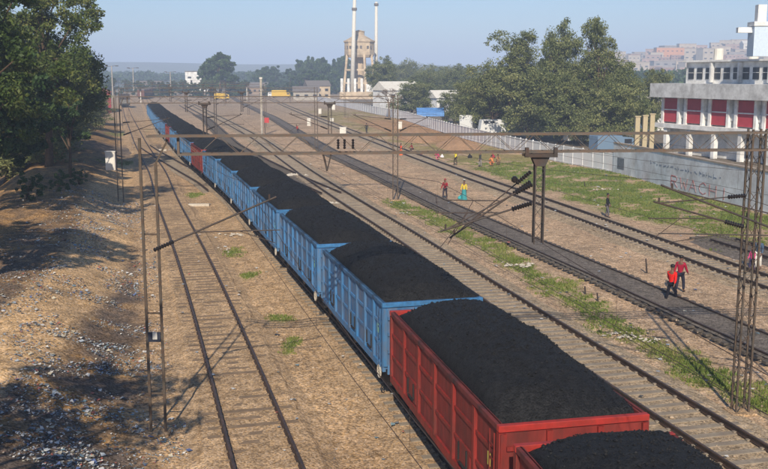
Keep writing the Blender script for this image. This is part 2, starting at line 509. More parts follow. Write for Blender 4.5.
def build_track(path, label, bm, sm, s0=0.0, s1=None, sleepers=True, ball=True, top=-.17, ang=None, width=3.0, bd_=.03, bn_=.035, sh_=.9):
    s1 = s1 if s1 is not None else path.length
    root = empty('railway_track', (0, 0, 0))
    tag(root, label, kind='structure')
    ds = np.arange(s0, s1, 2.0)
    fr = [path.at(d) for d in ds]
    for sg in (-1, 1):
        mb = MB()
        for w, z0, z1, _ in ((.072, -.045, 0, 0), (.02, -.15, -.045, 0), (.14, -.172, -.15, 0)):
            vs = []
            for x, y, a in fr:
                cx, cy = x + sg * GAUGE / 2 * math.cos(a), y - sg * GAUGE / 2 * math.sin(a)
                for e, z in ((-w / 2, z0), (w / 2, z0), (w / 2, z1), (-w / 2, z1)):
                    vs.append((cx + e * math.cos(a), cy - e * math.sin(a), z))
            fs = []
            for i in range(len(fr) - 1):
                for k in range(4):
                    fs.append((i * 4 + k, i * 4 + (k + 1) % 4, (i + 1) * 4 + (k + 1) % 4, (i + 1) * 4 + k))
            fs.append((3, 2, 1, 0)); e = (len(fr) - 1) * 4; fs.append((e, e + 1, e + 2, e + 3))
            mb.add(vs, fs)
        mb.build('rail', M['rail'], root)
    if sleepers:
        mb = MB()
        d = s0
        while d < s1:
            x, y, a = path.at(d)
            if y < 260:
                mb.box((x, y, top - .05 + random.uniform(-.012, .012)), (2.74 + random.uniform(-.04, .04), .25, .10), -a + random.uniform(-.015, .015))
                if y < 70:
                    for sg in (-1, 1):
                        mb.box((x + sg * (GAUGE / 2 + .09) * math.cos(a), y - sg * (GAUGE / 2 + .09) * math.sin(a), top + .02), (.09, .1, .05), -a)
                        mb.box((x + sg * (GAUGE / 2 - .09) * math.cos(a), y - sg * (GAUGE / 2 - .09) * math.sin(a), top + .02), (.09, .1, .05), -a)
            d += .65
        o = mb.build('sleeper_row', sm, root); o['kind'] = 'stuff'
    if ball:
        dd = np.arange(s0, s1, .8)
        prof = [(-width / 2 - sh_, GZ - .08), (-width / 2 - .15, GZ + .05), (-width / 2, top - bd_), (-1.1, top - bd_), (-.5, top - bd_), (0, top - bd_ - .01), (.5, top - bd_), (1.1, top - bd_), (width / 2, top - bd_), (width / 2 + .15, GZ + .05), (width / 2 + sh_, GZ - .08)]
        vs = []
        for i, d in enumerate(dd):
            x, y, a = path.at(d)
            for j, (e, z) in enumerate(prof):
                e2 = e + (0.22 * (float(vnoise(d * .9, j * 7.3, 5)) - .5) if j in (0, 1, 2, 8, 9, 10) else 0)
                z2 = z + bn_ * (float(vnoise(d * 1.7, j * 3.1, 9)) - .5)
                vs.append((x + e2 * math.cos(a), y - e2 * math.sin(a), z2))
        n_ = len(prof); fs = []
        for i in range(len(dd) - 1):
            for k in range(n_ - 1):
                fs.append((i * n_ + k, i * n_ + k + 1, (i + 1) * n_ + k + 1, (i + 1) * n_ + k))
        mb = MB(); mb.add(vs, fs); mb.build('ballast_bed', bm, root)
    return root


build_track(T1, 'left track running beside the littered bank', M['ballast'], M['sleeper_brown'], bd_=-.003, bn_=.045)
build_track(T2, 'track under the coal train', M['ballast'], M['sleeper'])
build_track(T3, 'track with pale sleepers right beside the coal train', M['ballast_grey'], M['sleeper'])
build_track(T4, 'dark sooty track with fouled black ballast', M['ballast_dark'], M['sleeper_dark'], top=-.12, width=2.0, bd_=-.035, bn_=.03, sh_=.3)
build_track(T5, 'far right track in front of the grass', M['ballast_grey'], M['sleeper'])
build_track(BR, 'turnout branch between the left track and the coal train', M['ballast'], M['sleeper'], ball=False, top=-.185)
build_track(T2B, 'distant siding between the train and the next track', M['ballast'], M['sleeper_dark'], ball=False, top=-.185)
build_track(T6, 'short dark siding at the right edge', M['ballast_dark'], M['sleeper_dark'], top=-.16)

# ------------------------------------------------------------------ ground
WALLP = [(31.5, 60), (29.6, 70), (28.0, 80.8), (26.8, 90.4), (26.0, 99.1), (25.1, 104.8)]
FENCEP = [(25.1, 104.8), (21.6, 115.9), (18.8, 127.8), (15.6, 146), (12.6, 166.0), (9.5, 190), (4.6, 232), (-1.6, 262), (-28.1, 407.4)]
wy = np.array([p[1] for p in WALLP + FENCEP[1:]]); wx = np.array([p[0] for p in WALLP + FENCEP[1:]])


def wallx(y): return np.interp(y, wy, wx)


def polyd(x, y, pts):
    d = np.full(x.shape, 1e9)
    for (x0, y0), (x1, y1) in zip(pts[:-1], pts[1:]):
        dx, dy = x1 - x0, y1 - y0
        t = np.clip(((x - x0) * dx + (y - y0) * dy) / (dx * dx + dy * dy), 0, 1)
        d = np.minimum(d, np.hypot(x - x0 - t * dx, y - y0 - t * dy))
    return d


def hgt(x, y):
    d1 = T1.x(np.clip(y, 4, 535)) - x
    b = 1.35 * smooth(2.8, 8, d1) - 3.2 * smooth(12, 19, d1)
    b = b * smooth(-10, 15, y) * (1 - smooth(150, 230, y))
    rough_ = (fbm(x * .35, y * .35, 3) - .5) * .5 + (fbm(x * 1.6, y * 1.6, 8, 3) - .5) * .16
    nearb = smooth(2.2, 5, d1) * (1 - smooth(150, 230, y))
    flat = (fbm(x * .25, y * .25, 23, 3) - .5) * .10
    town = 37 * np.exp(-(((x - 470) / 300) ** 2 + ((y - 1350) / 260) ** 2)) + 13 * np.exp(-(((x - 800) / 340) ** 2 + ((y - 1300) / 300) ** 2))
    town = town + 34 * np.exp(-(((x - 40) / 420) ** 2 + ((y - 2300) / 300) ** 2)) + 44 * np.exp(-(((x + 700) / 520) ** 2 + ((y - 2500) / 350) ** 2))
    return GZ + b + rough_ * nearb + flat + town - 0.02


rows = np.concatenate([np.linspace(-60, 6, 30), np.arange(6.3, 30, .22), 30 * np.exp(np.arange(0, 5.3, .0115))])
NC = 460
tt = np.linspace(-1, 1, NC)
YY = np.repeat(rows[:, None], NC, 1)
XX = tt[None, :] * (34 + .56 * np.maximum(rows, 0))[:, None]
ZZ = hgt(XX, YY)
x, y = XX, YY
d1 = T1.x(np.clip(y, 4, 535)) - x
n1 = fbm(x * .5, y * .5, 31); n2 = fbm(x * 1.9, y * 1.9, 47, 4); n3 = fbm(x * .12, y * .12, 77, 3)
base = np.ones(x.shape + (3,)) * np.array([.46, .305, .17])


def mixc(base, mask, col):
    m_ = np.clip(mask, 0, 1)[..., None]
    return base * (1 - m_) + np.array(col) * m_


right = smooth(-1, 3, x - T2.x(np.clip(y, 5, 590)))
base = mixc(base, right * .8, (.46, .315, .20))
base = mixc(base, right * smooth(.45, .6, n1) * .5, (.37, .265, .17))
base = mixc(base, smooth(140, 330, y) * .6, (.30, .23, .16))
# left bank: orange earth, soot, path
bank = smooth(2.6, 4.2, d1 + (n1 - .5) * 2) * (1 - smooth(170, 260, y))
base = mixc(base, bank, (.37, .215, .09))
base = mixc(base, bank * smooth(.40, .56, n2) * .75, (.15, .105, .07))
lit = bank * (1 - smooth(9, 12, d1)) * (1 - smooth(48, 70, y))
base = mixc(base, lit * smooth(.36, .52, n1) * .75, (.125, .10, .085))
pathp = [P(*q, 0.9) for q in ((-60, 400), (10, 350), (55, 295), (90, 262), (104, 225), (106, 185), (125, 155))]
pd = polyd(x, y, pathp)
base = mixc(base, (1 - smooth(1.1, 2.0, pd + (n2 - .5) * .5)), (.56, .365, .19))
base = mixc(base, smooth(12, 16, d1) * (1 - smooth(150, 220, y)) * smooth(.35, .6, n2), (.07, .06, .05))  # ravine beyond the bank: shade of the trees darkened into the tint
# oil and soot between the rails
for T_, w_ in ((T1, .5), (T3, .4)):
    q = np.abs(x - T_.x(np.clip(y, 4, 480)))
    base = mixc(base, (1 - smooth(.1, .8, q)) * w_ * .5, (.16, .12, .09))
jp = P(140, 148, 0)
base = mixc(base, (1 - smooth(2, 8, np.hypot((x - jp[0]) * .9, (y - jp[1]) * .45))) * .8, (.09, .085, .085))  # tree shadow across the junction, painted into the ground colour
# grass
g1 = polyd(x, y, [P(*q, GZ) for q in ((395, 200), (440, 222), (500, 252), (560, 290), (620, 330), (690, 366), (760, 398), (860, 440))])
GR1 = (1 - smooth(.35, 1.5, g1 + (n1 - .5) * 2.2)) * smooth(.30, .46, n2) * smooth(28, 34, 40 + 0 * y) * (1 - smooth(82, 98, y))
s5 = x - T5.x(np.clip(y, 20, 520))
wl = wallx(np.clip(y, 60, 400)) - x
GR2 = smooth(2.6, 4.8, s5 + (n1 - .5) * 3) * smooth(-.5, .8, wl) * smooth(54, 66, y + (n3 - .5) * 30) * (1 - smooth(104, 128, y)) * smooth(.34, .50, n2 * .5 + n1 * .5)
GR2b = smooth(1.8, 3.5, s5 + (n1 - .5) * 3) * smooth(-.5, 1, wl) * smooth(96, 120, y) * (1 - smooth(260, 330, y))


def spot(u, v, ru, rv=None):
    cx, cy = P(u, v, GZ); rv = rv or ru * 2
    return 1 - smooth(.6, 1.3, np.hypot((x - cx) / ru, (y - cy) / rv) + (n2 - .5) * 1.6)


GR3 = np.maximum.reduce([spot(279, 318, .4, .7), spot(290, 345, .22, 1.2), spot(190, 196, .8, 2.4), spot(158, 178, .7, 2.5), spot(232, 252, .5, 1.6), spot(250, 275, .3, 1), spot(118, 165, 1.6, 6) * .6, spot(128, 133, 2, 12) * .7, spot(176, 160, 1.2, 4) * .8, spot(205, 178, .4, 2) * .6])
grass_mask = np.maximum.reduce([GR1, GR2, GR3])
base = mixc(base, GR2b * .85 * smooth(.3, .5, n1), (.27, .22, .07))
base = mixc(base, GR1 * .85, (.18, .205, .05))
base = mixc(base, GR2 * .9, (.135, .19, .042))
base = mixc(base, GR3 * .85, (.14, .20, .04))
# bare orange earth near the fence and right of the last track
base = mixc(base, smooth(150, 158, y + n1 * 8) * (1 - smooth(215, 260, y)) * smooth(6, 8, s5) * .7, (.42, .22, .11))
base = mixc(base, smooth(2.2, 3, s5) * (1 - smooth(62, 70, y)) * smooth(35, 45, y) * .6, (.37, .24, .16))
# beyond the wall: road and dusty verge
beh = smooth(0, 1.5, -wl) * smooth(50, 60, y) * (1 - smooth(400, 500, y))
base = mixc(base, beh, (.20, .165, .125))
# far country
base = mixc(base, smooth(450, 900, y), (.11, .12, .07))
vt = np.stack([XX, YY, ZZ], -1).reshape(-1, 3)
nr = len(rows)
ii, jj = np.meshgrid(np.arange(nr - 1), np.arange(NC - 1), indexing='ij')
q = np.stack([ii * NC + jj, ii * NC + jj + 1, (ii + 1) * NC + jj + 1, (ii + 1) * NC + jj], -1).reshape(-1)
me = np_mesh('ground', vt, q, 4, M['ground'])
ca = me.color_attributes.new('tint', 'FLOAT_COLOR', 'POINT')
cc = np.concatenate([base.reshape(-1, 3), np.ones((nr * NC, 1))], 1).astype(np.float32)
ca.data.foreach_set('color', cc.ravel())
me.polygons.foreach_set('use_smooth', [True] * len(me.polygons))
gro = bpy.data.objects.new('ground', me); COL.objects.link(gro); gro['kind'] = 'structure'


def gz(px, py): return float(hgt(np.array([px], float), np.array([py], float))[0])


# grass tufts (stuff)
cand = np.argwhere((grass_mask > .45) & (YY < 120) & (YY > 20))
vs = []; fs = []
sel = cand[rng.randint(0, len(cand), 15000)]
for (i, j) in sel:
    gx = XX[i, j] + rng.uniform(-.3, .3); gy = YY[i, j] + rng.uniform(-.3, .3); g0 = ZZ[i, j]
    for k in range(3):
        a = rng.uniform(0, 6.28); h_ = rng.uniform(.05, .16); w_ = rng.uniform(.015, .03) * (1 + gy / 60)
        bx, by = gx + rng.uniform(-.1, .1), gy + rng.uniform(-.1, .1)
        le = rng.uniform(-.6, .6) * h_
        o = len(vs)
        vs += [(bx - w_ * math.cos(a), by - w_ * math.sin(a), g0 - .01), (bx + w_ * math.cos(a), by + w_ * math.sin(a), g0 - .01), (bx + le, by + le * .5, g0 + h_)]
        fs += [o, o + 1, o + 2]
o = bpy.data.objects.new('grass', np_mesh('grass', vs, fs, 3, M['grass'])); COL.objects.link(o)
tag(o, 'short grass tufts growing in patches between the tracks', 'grass', kind='stuff')

# ------------------------------------------------------------------ litter and stones (stuff)
pal = [(.62, .60, .56), (.34, .38, .42), (.16, .18, .20), (.06, .06, .065), (.42, .14, .10), (.20, .30, .34), (.45, .40, .30), (.10, .14, .28)]
pm = [mat('litter_%s' % nme, c, .6, var=.2, scale=9) for nme, c in zip(('white', 'pale_blue', 'grey', 'black', 'red', 'teal', 'cream', 'blue'), pal)]
vs = []; fs = []; mi = []
N = 24000
cnt = 0
while cnt < N:
    yy_ = 20 + 60 * rng.rand() ** 1.5
    dd_ = rng.uniform(2.0, 12)
    if rng.rand() > math.exp(-((dd_ - 5.0) / 3.3) ** 2) + .05: continue
    xx_ = float(T1.x(yy_)) - dd_
    nn = float(fbm(xx_ * .55, yy_ * .55, 91, 3))
    if rng.rand() > smooth(.38, .62, nn): continue
    s_ = rng.uniform(.012, .045) if rng.rand() < .92 else rng.uniform(.05, .10)
    z_ = gz(xx_, yy_) if cnt % 1 == 0 else 0
    a = rng.uniform(0, 6.28); o = len(vs)
    for k in range(4):
        r_ = s_ * rng.uniform(.6, 1.3); an = a + k * 1.57 + rng.uniform(-.4, .4)
        vs.append((xx_ + r_ * math.cos(an), yy_ + r_ * math.sin(an), z_ + .010 + rng.uniform(0, 1.1) * s_))
    fs += [o, o + 1, o + 2, o, o + 2, o + 3]
    k = rng.choice(8, p=[.20, .16, .16, .18, .05, .06, .14, .05]); mi += [k, k]
    cnt += 1
for _ in range(1100):          # sparse scraps all over the yard
    yy_ = 22 + 130 * rng.rand() ** 1.6; xx_ = rng.uniform(T1.x(yy_) - 2, wallx(max(yy_, 60)) - 1)
    s_ = rng.uniform(.02, .07) * (1 + yy_ / 60); z_ = gz(xx_, yy_) if abs(xx_ - T4.x(yy_)) > 1.5 else -.1
    z_ = max(z_, -.15) if min(abs(xx_ - T_.x(yy_)) for T_ in (T1, T2, T3, T5)) < 1.7 else z_
    a = rng.uniform(0, 6.28); o = len(vs)
    for k in range(4):
        r_ = s_ * rng.uniform(.6, 1.3); an = a + k * 1.57
        vs.append((xx_ + r_ * math.cos(an), yy_ + r_ * math.sin(an), z_ + .02 + rng.uniform(0, .5) * s_))
    fs += [o, o + 1, o + 2, o, o + 2, o + 3]
    k = rng.choice(8, p=[.3, .12, .1, .1, .05, .03, .25, .05]); mi += [k, k]
me = np_mesh('litter', vs, fs, 3, pm)
me.polygons.foreach_set('material_index', mi)
o = bpy.data.objects.new('litter', me); COL.objects.link(o)
tag(o, 'scattered plastic and paper rubbish on the bank left of the tracks', 'litter', kind='stuff')

stm = mat('pale_stones', (.42, .32, .22), .95, var=.5, scale=1.3, bump=.2)
ico = [(0, 0, 1), (.9, 0, .3), (.28, .85, .3), (-.72, .53, .3), (-.72, -.53, .3), (.28, -.85, .3), (0, 0, -.5)]
icf = [(0, 1, 2), (0, 2, 3), (0, 3, 4), (0, 4, 5), (0, 5, 1), (6, 2, 1), (6, 3, 2), (6, 4, 3), (6, 5, 4), (6, 1, 5)]
vs = []; fs = []
for _ in range(7000):
    yy_ = 20 + 50 * rng.rand() ** 1.7; xx_ = rng.uniform(T1.x(yy_) - 3, T5.x(max(yy_, 25)) + 2)
    dmin = min(abs(xx_ - T_.x(yy_)) for T_ in (T1, T2, T3, T4, T5))
    if dmin < 1.6 and rng.rand() < .5: continue
    z_ = -.2 if dmin < 1.5 else gz(xx_, yy_)
    s_ = rng.uniform(.015, .05) if rng.rand() < .97 else rng.uniform(.06, .11)
    o = len(vs)
    sx, sy, sz = s_ * rng.uniform(.7, 1.3), s_ * rng.uniform(.7, 1.3), s_ * rng.uniform(.5, 1)
    a = rng.uniform(0, 6.28)
    for p in ico:
        px_, py_ = p[0] * sx, p[1] * sy
        vs.append((xx_ + px_ * math.cos(a) - py_ * math.sin(a), yy_ + px_ * math.sin(a) + py_ * math.cos(a), z_ + p[2] * sz + .2 * sz))
    for f_ in icf: fs += [o + f_[0], o + f_[1], o + f_[2]]
o = bpy.data.objects.new('loose_stones', np_mesh('loose_stones', vs, fs, 3, stm)); COL.objects.link(o)
tag(o, 'loose pale stones strewn over the yard gravel', 'stones', kind='stuff')

# ------------------------------------------------------------------ coal wagons
WL, WW, WT, WB, PITCHW = 9.78, 3.24, 3.2, 1.12, 10.713


def make_wagon(pre, name, posts=True):
    body, rimm, panel = M[pre], M[pre + '_rim'], M[pre + '_panel']
    root = empty(name)
    hl, hw = WL / 2, WW / 2 - .09
    mb = MB()
    t_ = .03
    mb.box((-hw, 0, (WB + WT) / 2), (t_, WL - .1, WT - WB)); mb.box((hw, 0, (WB + WT) / 2), (t_, WL - .1, WT - WB))
    mb.box((0, -hl + .06, (WB + WT) / 2), (2 * hw - t_ - .004, t_, WT - WB)); mb.box((0, hl - .06, (WB + WT) / 2), (2 * hw - t_ - .004, t_, WT - WB))
    mb.box((0, 0, WB + .05), (2 * hw - t_ - .01, WL - .2, .06))
    mb.build('body', panel, root)
    mb = MB()                                        # top coping all round
    for sx in (-1, 1): mb.box((sx * (WW / 2 - .07), 0, WT - .065), (.14, WL - .3, .13), mi=1)
    for sy in (-1, 1): mb.box((0, sy * (hl - .07), WT - .062), (WW + .01, .145, .14))
    mb.build('top_rim', [rimm, M[pre + '_dust']], root, bevel=.012)
    mb = MB()                                        # bottom sole bars
    for sx in (-1, 1): mb.box((sx * (WW / 2 - .06), 0, WB + .02), (.10, WL - .06, .2))
    for sy in (-1, 1): mb.box((0, sy * (hl - .05), WB - .02), (WW - .33, .1, .3))
    mb.build('sole_bar', body, root)
    nb = 6 if pre == 'red' else 8
    bay = (WL - .16) / nb
    for sx in (-1, 1):
        for k in range(nb + 1):
            yk = -hl + .08 + k * bay
            mb = MB().box((sx * (WW / 2 - .045), yk, (WB + WT) / 2 - .03), (.09, .15, WT - WB - .24))
            mb.build('side_post', body, root)
        for z_ in (WB + .72, WB + 1.38):
            MB().box((sx * (WW / 2 - .06), 0, z_), (.05, WL - .3, .09)).build('side_rib', body, root)
        for k in ((1, 4) if nb == 6 else (1, 3, 6)):
            yc = -hl + .08 + (k + .5) * bay
            d = MB().box((sx * (WW / 2 - .055), yc, WB + .43), (.03, bay * .62, .5)).build('door', body, root)
            q_ = MB().box((sx * (WW / 2 - .025), yc - .3, WB + .5), (.04, .05, .42)); q_.box((sx * (WW / 2 - .025), yc + .3, WB + .5), (.04, .05, .42))
            q_.box((sx * (WW / 2 - .025), yc, WB + .25), (.045, .5, .05))
            q_.build('latch', M['under'], d)
    for sy in (-1, 1):                                # end stiffeners
        mb = MB()
        for z_ in (WB + .55, WB + 1.1, WB + 1.6): mb.box((0, sy * (hl - .02), z_), (WW - .34, .07, .09))
        for x_ in (-WW / 2 + .09, -.55, .55, WW / 2 - .09): mb.box((x_, sy * (hl - .015), (WB + WT) / 2 - .03), (.12, .09, WT - WB - .26))
        mb.build('end_stiffener', body, root)
        mb = MB().tube([(.55 * sy + .9 * sy * 0, sy * (hl + .02), .95), (.55 * sy, sy * (hl + .02), .951)], .01)
        c = MB(); c.box((0, sy * (hl + .22), .9), (.22, .36, .22)); c.box((0, sy * (hl + .40), .9), (.3, .12, .3)); c.build('coupler', M['under'], root)
    # ladder, plates and hand brake at the near left corner
    mb = MB()
    for y_ in (.2, .48): mb.bar((-WW / 2 - .03, -hl + y_, WB + .05), (-WW / 2 - .03, -hl + y_, WT - .2), .02, .03)
    for z_ in np.arange(WB + .1, WT - .2, .3): mb.bar((-WW / 2 - .03, -hl + .2, z_), (-WW / 2 - .03, -hl + .48, z_), .02, .02)
    mb.build('ladder', body, root)
    MB().box((-WW / 2 - .012, -hl + .30 + .25, WB + 1.2), (.01, .16, .28)).build('marker_plate', M['plate_yellow' if pre == 'red' else 'plate_green'], root)
    for sx, sy in ((-1, -1),):
        mb = MB(); c_ = Vector((sx * (WW / 2 + .02), sy * (hl - .35) , .98))
        ring = [c_ + Vector((0, .2 * math.cos(a), .2 * math.sin(a))) for a in np.linspace(0, 2 * math.pi, 15)]
        mb.tube(ring, .022, 5); mb.bar(c_ - Vector((0, .2, 0)), c_ + Vector((0, .2, 0)), .02, .02); mb.bar(c_ - Vector((0, 0, .2)), c_ + Vector((0, 0, .2)), .02, .02)
        mb.build('brake_wheel', M['slab'] if pre == 'blue' else M['dark_steel'], root)
    mb = MB().box((0, 0, .98), (.4, WL - .3, .32))
    for y_ in np.arange(-3.6, 3.7, 1.2): mb.box((0, y_, 1.03), (2.7, .1, .14))
    mb.box((-.9, .3, .8), (.5, .9, .4)); mb.tube([(.7, -.6, .75), (.7, .5, .75)], .18, 10)
    mb.build('underframe', M['under'], root)
    for sy in (-1, 1):
        yc = sy * 3.05
        mb = MB()
        for sx in (-1, 1):
            xx = sx * 1.08
            mb.add([(xx - .06, yc - 1.3, .58), (xx + .06, yc - 1.3, .58), (xx - .06, yc - 1.3, .42), (xx + .06, yc - 1.3, .42),
                    (xx - .06, yc - .45, .85), (xx + .06, yc - .45, .85), (xx - .06, yc - .35, .28), (xx + .06, yc - .35, .28),
                    (xx - .06, yc + .45, .85), (xx + .06, yc + .45, .85), (xx - .06, yc + .35, .28), (xx + .06, yc + .35, .28),
                    (xx - .06, yc + 1.3, .58), (xx + .06, yc + 1.3, .58), (xx - .06, yc + 1.3, .42), (xx + .06, yc + 1.3, .42)],
                   [f for i in range(3) for b0 in (i * 4,) for f in ((b0, b0 + 1, b0 + 5, b0 + 4), (b0 + 2, b0 + 6, b0 + 7, b0 + 3), (b0, b0 + 4, b0 + 6, b0 + 2), (b0 + 1, b0 + 3, b0 + 7, b0 + 5))] + [(0, 2, 3, 1), (12, 13, 15, 14)])
            for ya in (-1, 1):
                mb.box((xx, yc + ya * 1.0, .5), (.24, .3, .28))
            for q_ in (-.16, 0, .16): mb.tube([(xx + sx * .03, yc + q_, .36), (xx + sx * .03, yc + q_, .72)], .06, 8)
        mb.box((0, yc, .62), (2.1, .35, .25))
        bg_ = mb.build('bogie', M['under'], root)
        for ya in (-1, 1):
            for sx in (-1, 1):
                prof = [(.08, -.09), (.46, -.08), (.46, .02), (.50, .03), (.50, .07), (.12, .07), (.10, .12)]
                mb = MB().lathe(prof, n=24)
                mb.v = [(sx * (.76 + .08) - sx * p[2] , yc + ya * 1.0 + p[0], .5 + p[1]) for p in mb.v]
                mb.build('wheel', M['wheel'], bg_, smooth_=False)
    return root


def coal_mesh(seed):
    nx, ny = 52, 140
    wx_, wy_ = WW / 2 - .035, WL / 2 - .03
    xs = np.linspace(-wx_, wx_, nx); ys = np.linspace(-wy_, wy_, ny)
    X_, Y_ = np.meshgrid(xs, ys)
    ex = 1 - np.abs(X_) / wx_; ey = 1 - np.abs(Y_) / wy_
    o_ = seed * 13.7
    crest = 1 + .14 * (fbm(Y_ * .35 + o_, X_ * 0 + 3, 5, 2) - .5) * 2
    dm = ex * wx_
    dome = (1 - (np.abs(X_) / wx_) ** 2.2) ** .85 * .90 * crest
    nrr = (Y_ + wy_); frr = (wy_ - Y_)
    dome = dome * (1 - np.exp(-(nrr + .0) / 1.25)) * (1 - np.exp(-(frr + .05) / 1.2)) * 1.06 * (.86 + .16 * np.sin((Y_ / wy_ + 1) * 1.57))
    Z_ = WT + .045 + .74 * dome + (fbm(X_ * .8 + o_, Y_ * .8, 21, 3) - .5) * .22 * smooth(0, .3, np.minimum(ex, ey * 3)) + (fbm(X_ * 6 + o_, Y_ * 6, 61, 3) - .5) * .045
    lft = (X_ + wx_); nr_ = (Y_ + wy_)
    wob = fbm(Y_ * 1.3 + o_, X_ * 0 + 2, 44, 3) - .5
    sink = (1 - smooth(.10, .20 + .1 * wob, lft)) + (1 - smooth(.10, .24, nr_ + .12 * (fbm(X_ * 1.5 + o_, X_ * 0, 45, 3) - .5)))
    Z_ = Z_ - .20 * np.clip(sink, 0, 1)
    cor = smooth(1.5, 0, lft + nr_ * 1.0) if False else np.exp(-((lft / .8) ** 2 + (nr_ / .8) ** 2))
    Z_ = Z_ - .5 * cor - .34 * np.exp(-((lft / 1.7) ** 2 + (nr_ / .6) ** 2))
    Z_ = Z_ - .22 * np.exp(-((lft / .7) ** 2 + (frr / .8) ** 2))
    rs_ = (wx_ - X_)
    bare = smooth(.62, .72, fbm(Y_ * .5 + o_, X_ * 0 + 5, 46, 2)) * (1 - smooth(.12, .2, rs_))
    Z_ = Z_ - .2 * bare
    top = np.stack([X_, Y_, Z_], -1).reshape(-1, 3)
    lim = top[:, 2] < WT + .02
    top[lim, 0] = np.clip(top[lim, 0], -(WW / 2 - .155), WW / 2 - .155)
    top[lim, 1] = np.clip(top[lim, 1], -(WL / 2 - .155), WL / 2 - .155)
    vs = [tuple(p) for p in top]; fs = []
    for i in range(ny - 1):
        for j in range(nx - 1): fs.append((i * nx + j, i * nx + j + 1, (i + 1) * nx + j + 1, (i + 1) * nx + j))
    edge = [j for j in range(nx)] + [i * nx + nx - 1 for i in range(1, ny)] + [(ny - 1) * nx + j for j in range(nx - 2, -1, -1)] + [i * nx for i in range(ny - 2, 0, -1)]
    o0 = len(vs)
    cl = lambda e: (max(-(WW / 2 - .16), min(WW / 2 - .16, vs[e][0])), max(-(WL / 2 - .16), min(WL / 2 - .16, vs[e][1])))
    for e in edge: vs.append((*cl(e), min(vs[e][2] - .02, WT + .003)))
    for e in edge: vs.append((*cl(e), WB + .12))
    k_ = len(edge)
    for k in range(k_): fs.append((edge[k], o0 + k, o0 + (k + 1) % k_, edge[(k + 1) % k_]))
    for k in range(k_): fs.append((o0 + k, o0 + k_ + k, o0 + k_ + (k + 1) % k_, o0 + (k + 1) % k_))
    fs.append(tuple(o0 + k_ + k for k in range(k_)))
    # a few lumps of coal on top
    mb = MB(); mb.v = vs; mb.f = fs; mb.m = [0] * len(fs)
    rr = np.random.RandomState(seed)
    for _ in range(2600):
        i = rr.randint(4, ny - 3); j = rr.randint(4, nx - 3); c_ = vs[i * nx + j]; c_ = (c_[0] + rr.uniform(-.03, .03), c_[1] + rr.uniform(-.035, .035), c_[2]); s_ = rr.uniform(.010, .030) if rr.rand() < .93 else rr.uniform(.03, .055)
        mb.add([(c_[0] + p[0] * s_ * rr.uniform(.7, 1.3), c_[1] + p[1] * s_ * rr.uniform(.7, 1.3), c_[2] + p[2] * s_) for p in ico], icf)
    me = bpy.data.meshes.new('coal_load'); me.from_pydata(mb.v, [], mb.f); me.materials.append(M['coal'])
    me.polygons.foreach_set('use_smooth', [k < (nx - 1) * (ny - 1) for k in range(len(me.polygons))])
    return me


protoR = make_wagon('red', 'coal_wagon')
protoB = make_wagon('blue', 'coal_wagon')


def treeof(o):
    t_ = {}; st = [o]
    while st:
        x_ = st.pop(); t_[x_.name] = kids(x_); st += t_[x_.name]
    return t_


trR, trB = treeof(protoR), treeof(protoB)
coals = [coal_mesh(i) for i in range(5)]
S0 = T2.s_of_y(18.5)
ordn = ['', 'first', 'second', 'third', 'fourth', 'fifth', 'sixth', 'seventh', 'eighth', 'ninth', 'tenth', 'eleventh', 'twelfth', 'thirteenth', 'fourteenth', 'fifteenth', 'sixteenth', 'seventeenth', 'eighteenth', 'nineteenth', 'twentieth', 'twenty-first', 'twenty-second']
REDS = {-1: 1, 0: 1, 7: 1, 11: 1}
usedR = usedB = False
NWAG = 21
for i in range(-1, NWAG):
    sc = S0 + i * PITCHW + WL / 2
    x_, y_, a = T2.at(sc)
    red = i in REDS
    if i == -1: lb = 'nearest red wagon, cut off by the bottom edge, only its rim corner showing'
    elif i == 0: lb = 'big red open coal wagon in the foreground, its bright red end rim showing'
    elif i == 7: lb = 'red wagon in the middle of the train, between two runs of blue wagons'
    elif i == 11: lb = 'small distant red wagon, the farthest red one of the coal train'
    elif i < 7: lb = 'blue open coal wagon, %s behind the big red wagon' % ordn[i]
    elif i < 11: lb = 'distant dusty blue wagon, %s beyond the middle red wagon' % ordn[i - 7]
    elif i == NWAG - 1: lb = 'tiny blue wagon at the far end of the coal train'
    else: lb = 'tiny far blue wagon, %s beyond the farthest red wagon' % ordn[i - 11]
    if red and not usedR: w_ = protoR; usedR = True; w_['label'] = lb
    elif not red and not usedB: w_ = protoB; usedB = True; w_['label'] = lb
    else: w_ = copy_tree(protoR if red else protoB, label=lb, tree=trR if red else trB)
    w_.location = (x_, y_, 0); w_.rotation_euler = (0, 0, -a)
    w_['category'] = 'wagon'; w_['group'] = 'wagons of the coal train'
    c_ = bpy.data.objects.new('coal_load', coals[(i * 3 + 2) % 5]); COL.objects.link(c_)
    c_.location = (x_, y_, 0); c_.rotation_euler = (0, 0, -a)
    if i == -1: lc = 'black coal heap cut off by the bottom edge, in the nearest red wagon'
    elif i == 0: lc = 'large heap of black coal in the big foreground red wagon'
    elif i == 7: lc = 'black coal in the red wagon in the middle of the train'
    elif i == 11: lc = 'black coal in the small distant red wagon'
    elif i < 7: lc = 'heaped black coal in the %s blue wagon behind the big red wagon' % ordn[i]
    elif i < 11: lc = 'black coal in the %s blue wagon beyond the middle red wagon' % ordn[i - 7]
    elif i == NWAG - 1: lc = 'black coal in the last tiny wagon at the far end of the train'
    else: lc = 'black coal in the %s tiny wagon beyond the farthest red wagon' % ordn[i - 11]
    tag(c_, lc, 'coal', 'coal loads in the wagons')

# ------------------------------------------------------------------ overhead line equipment


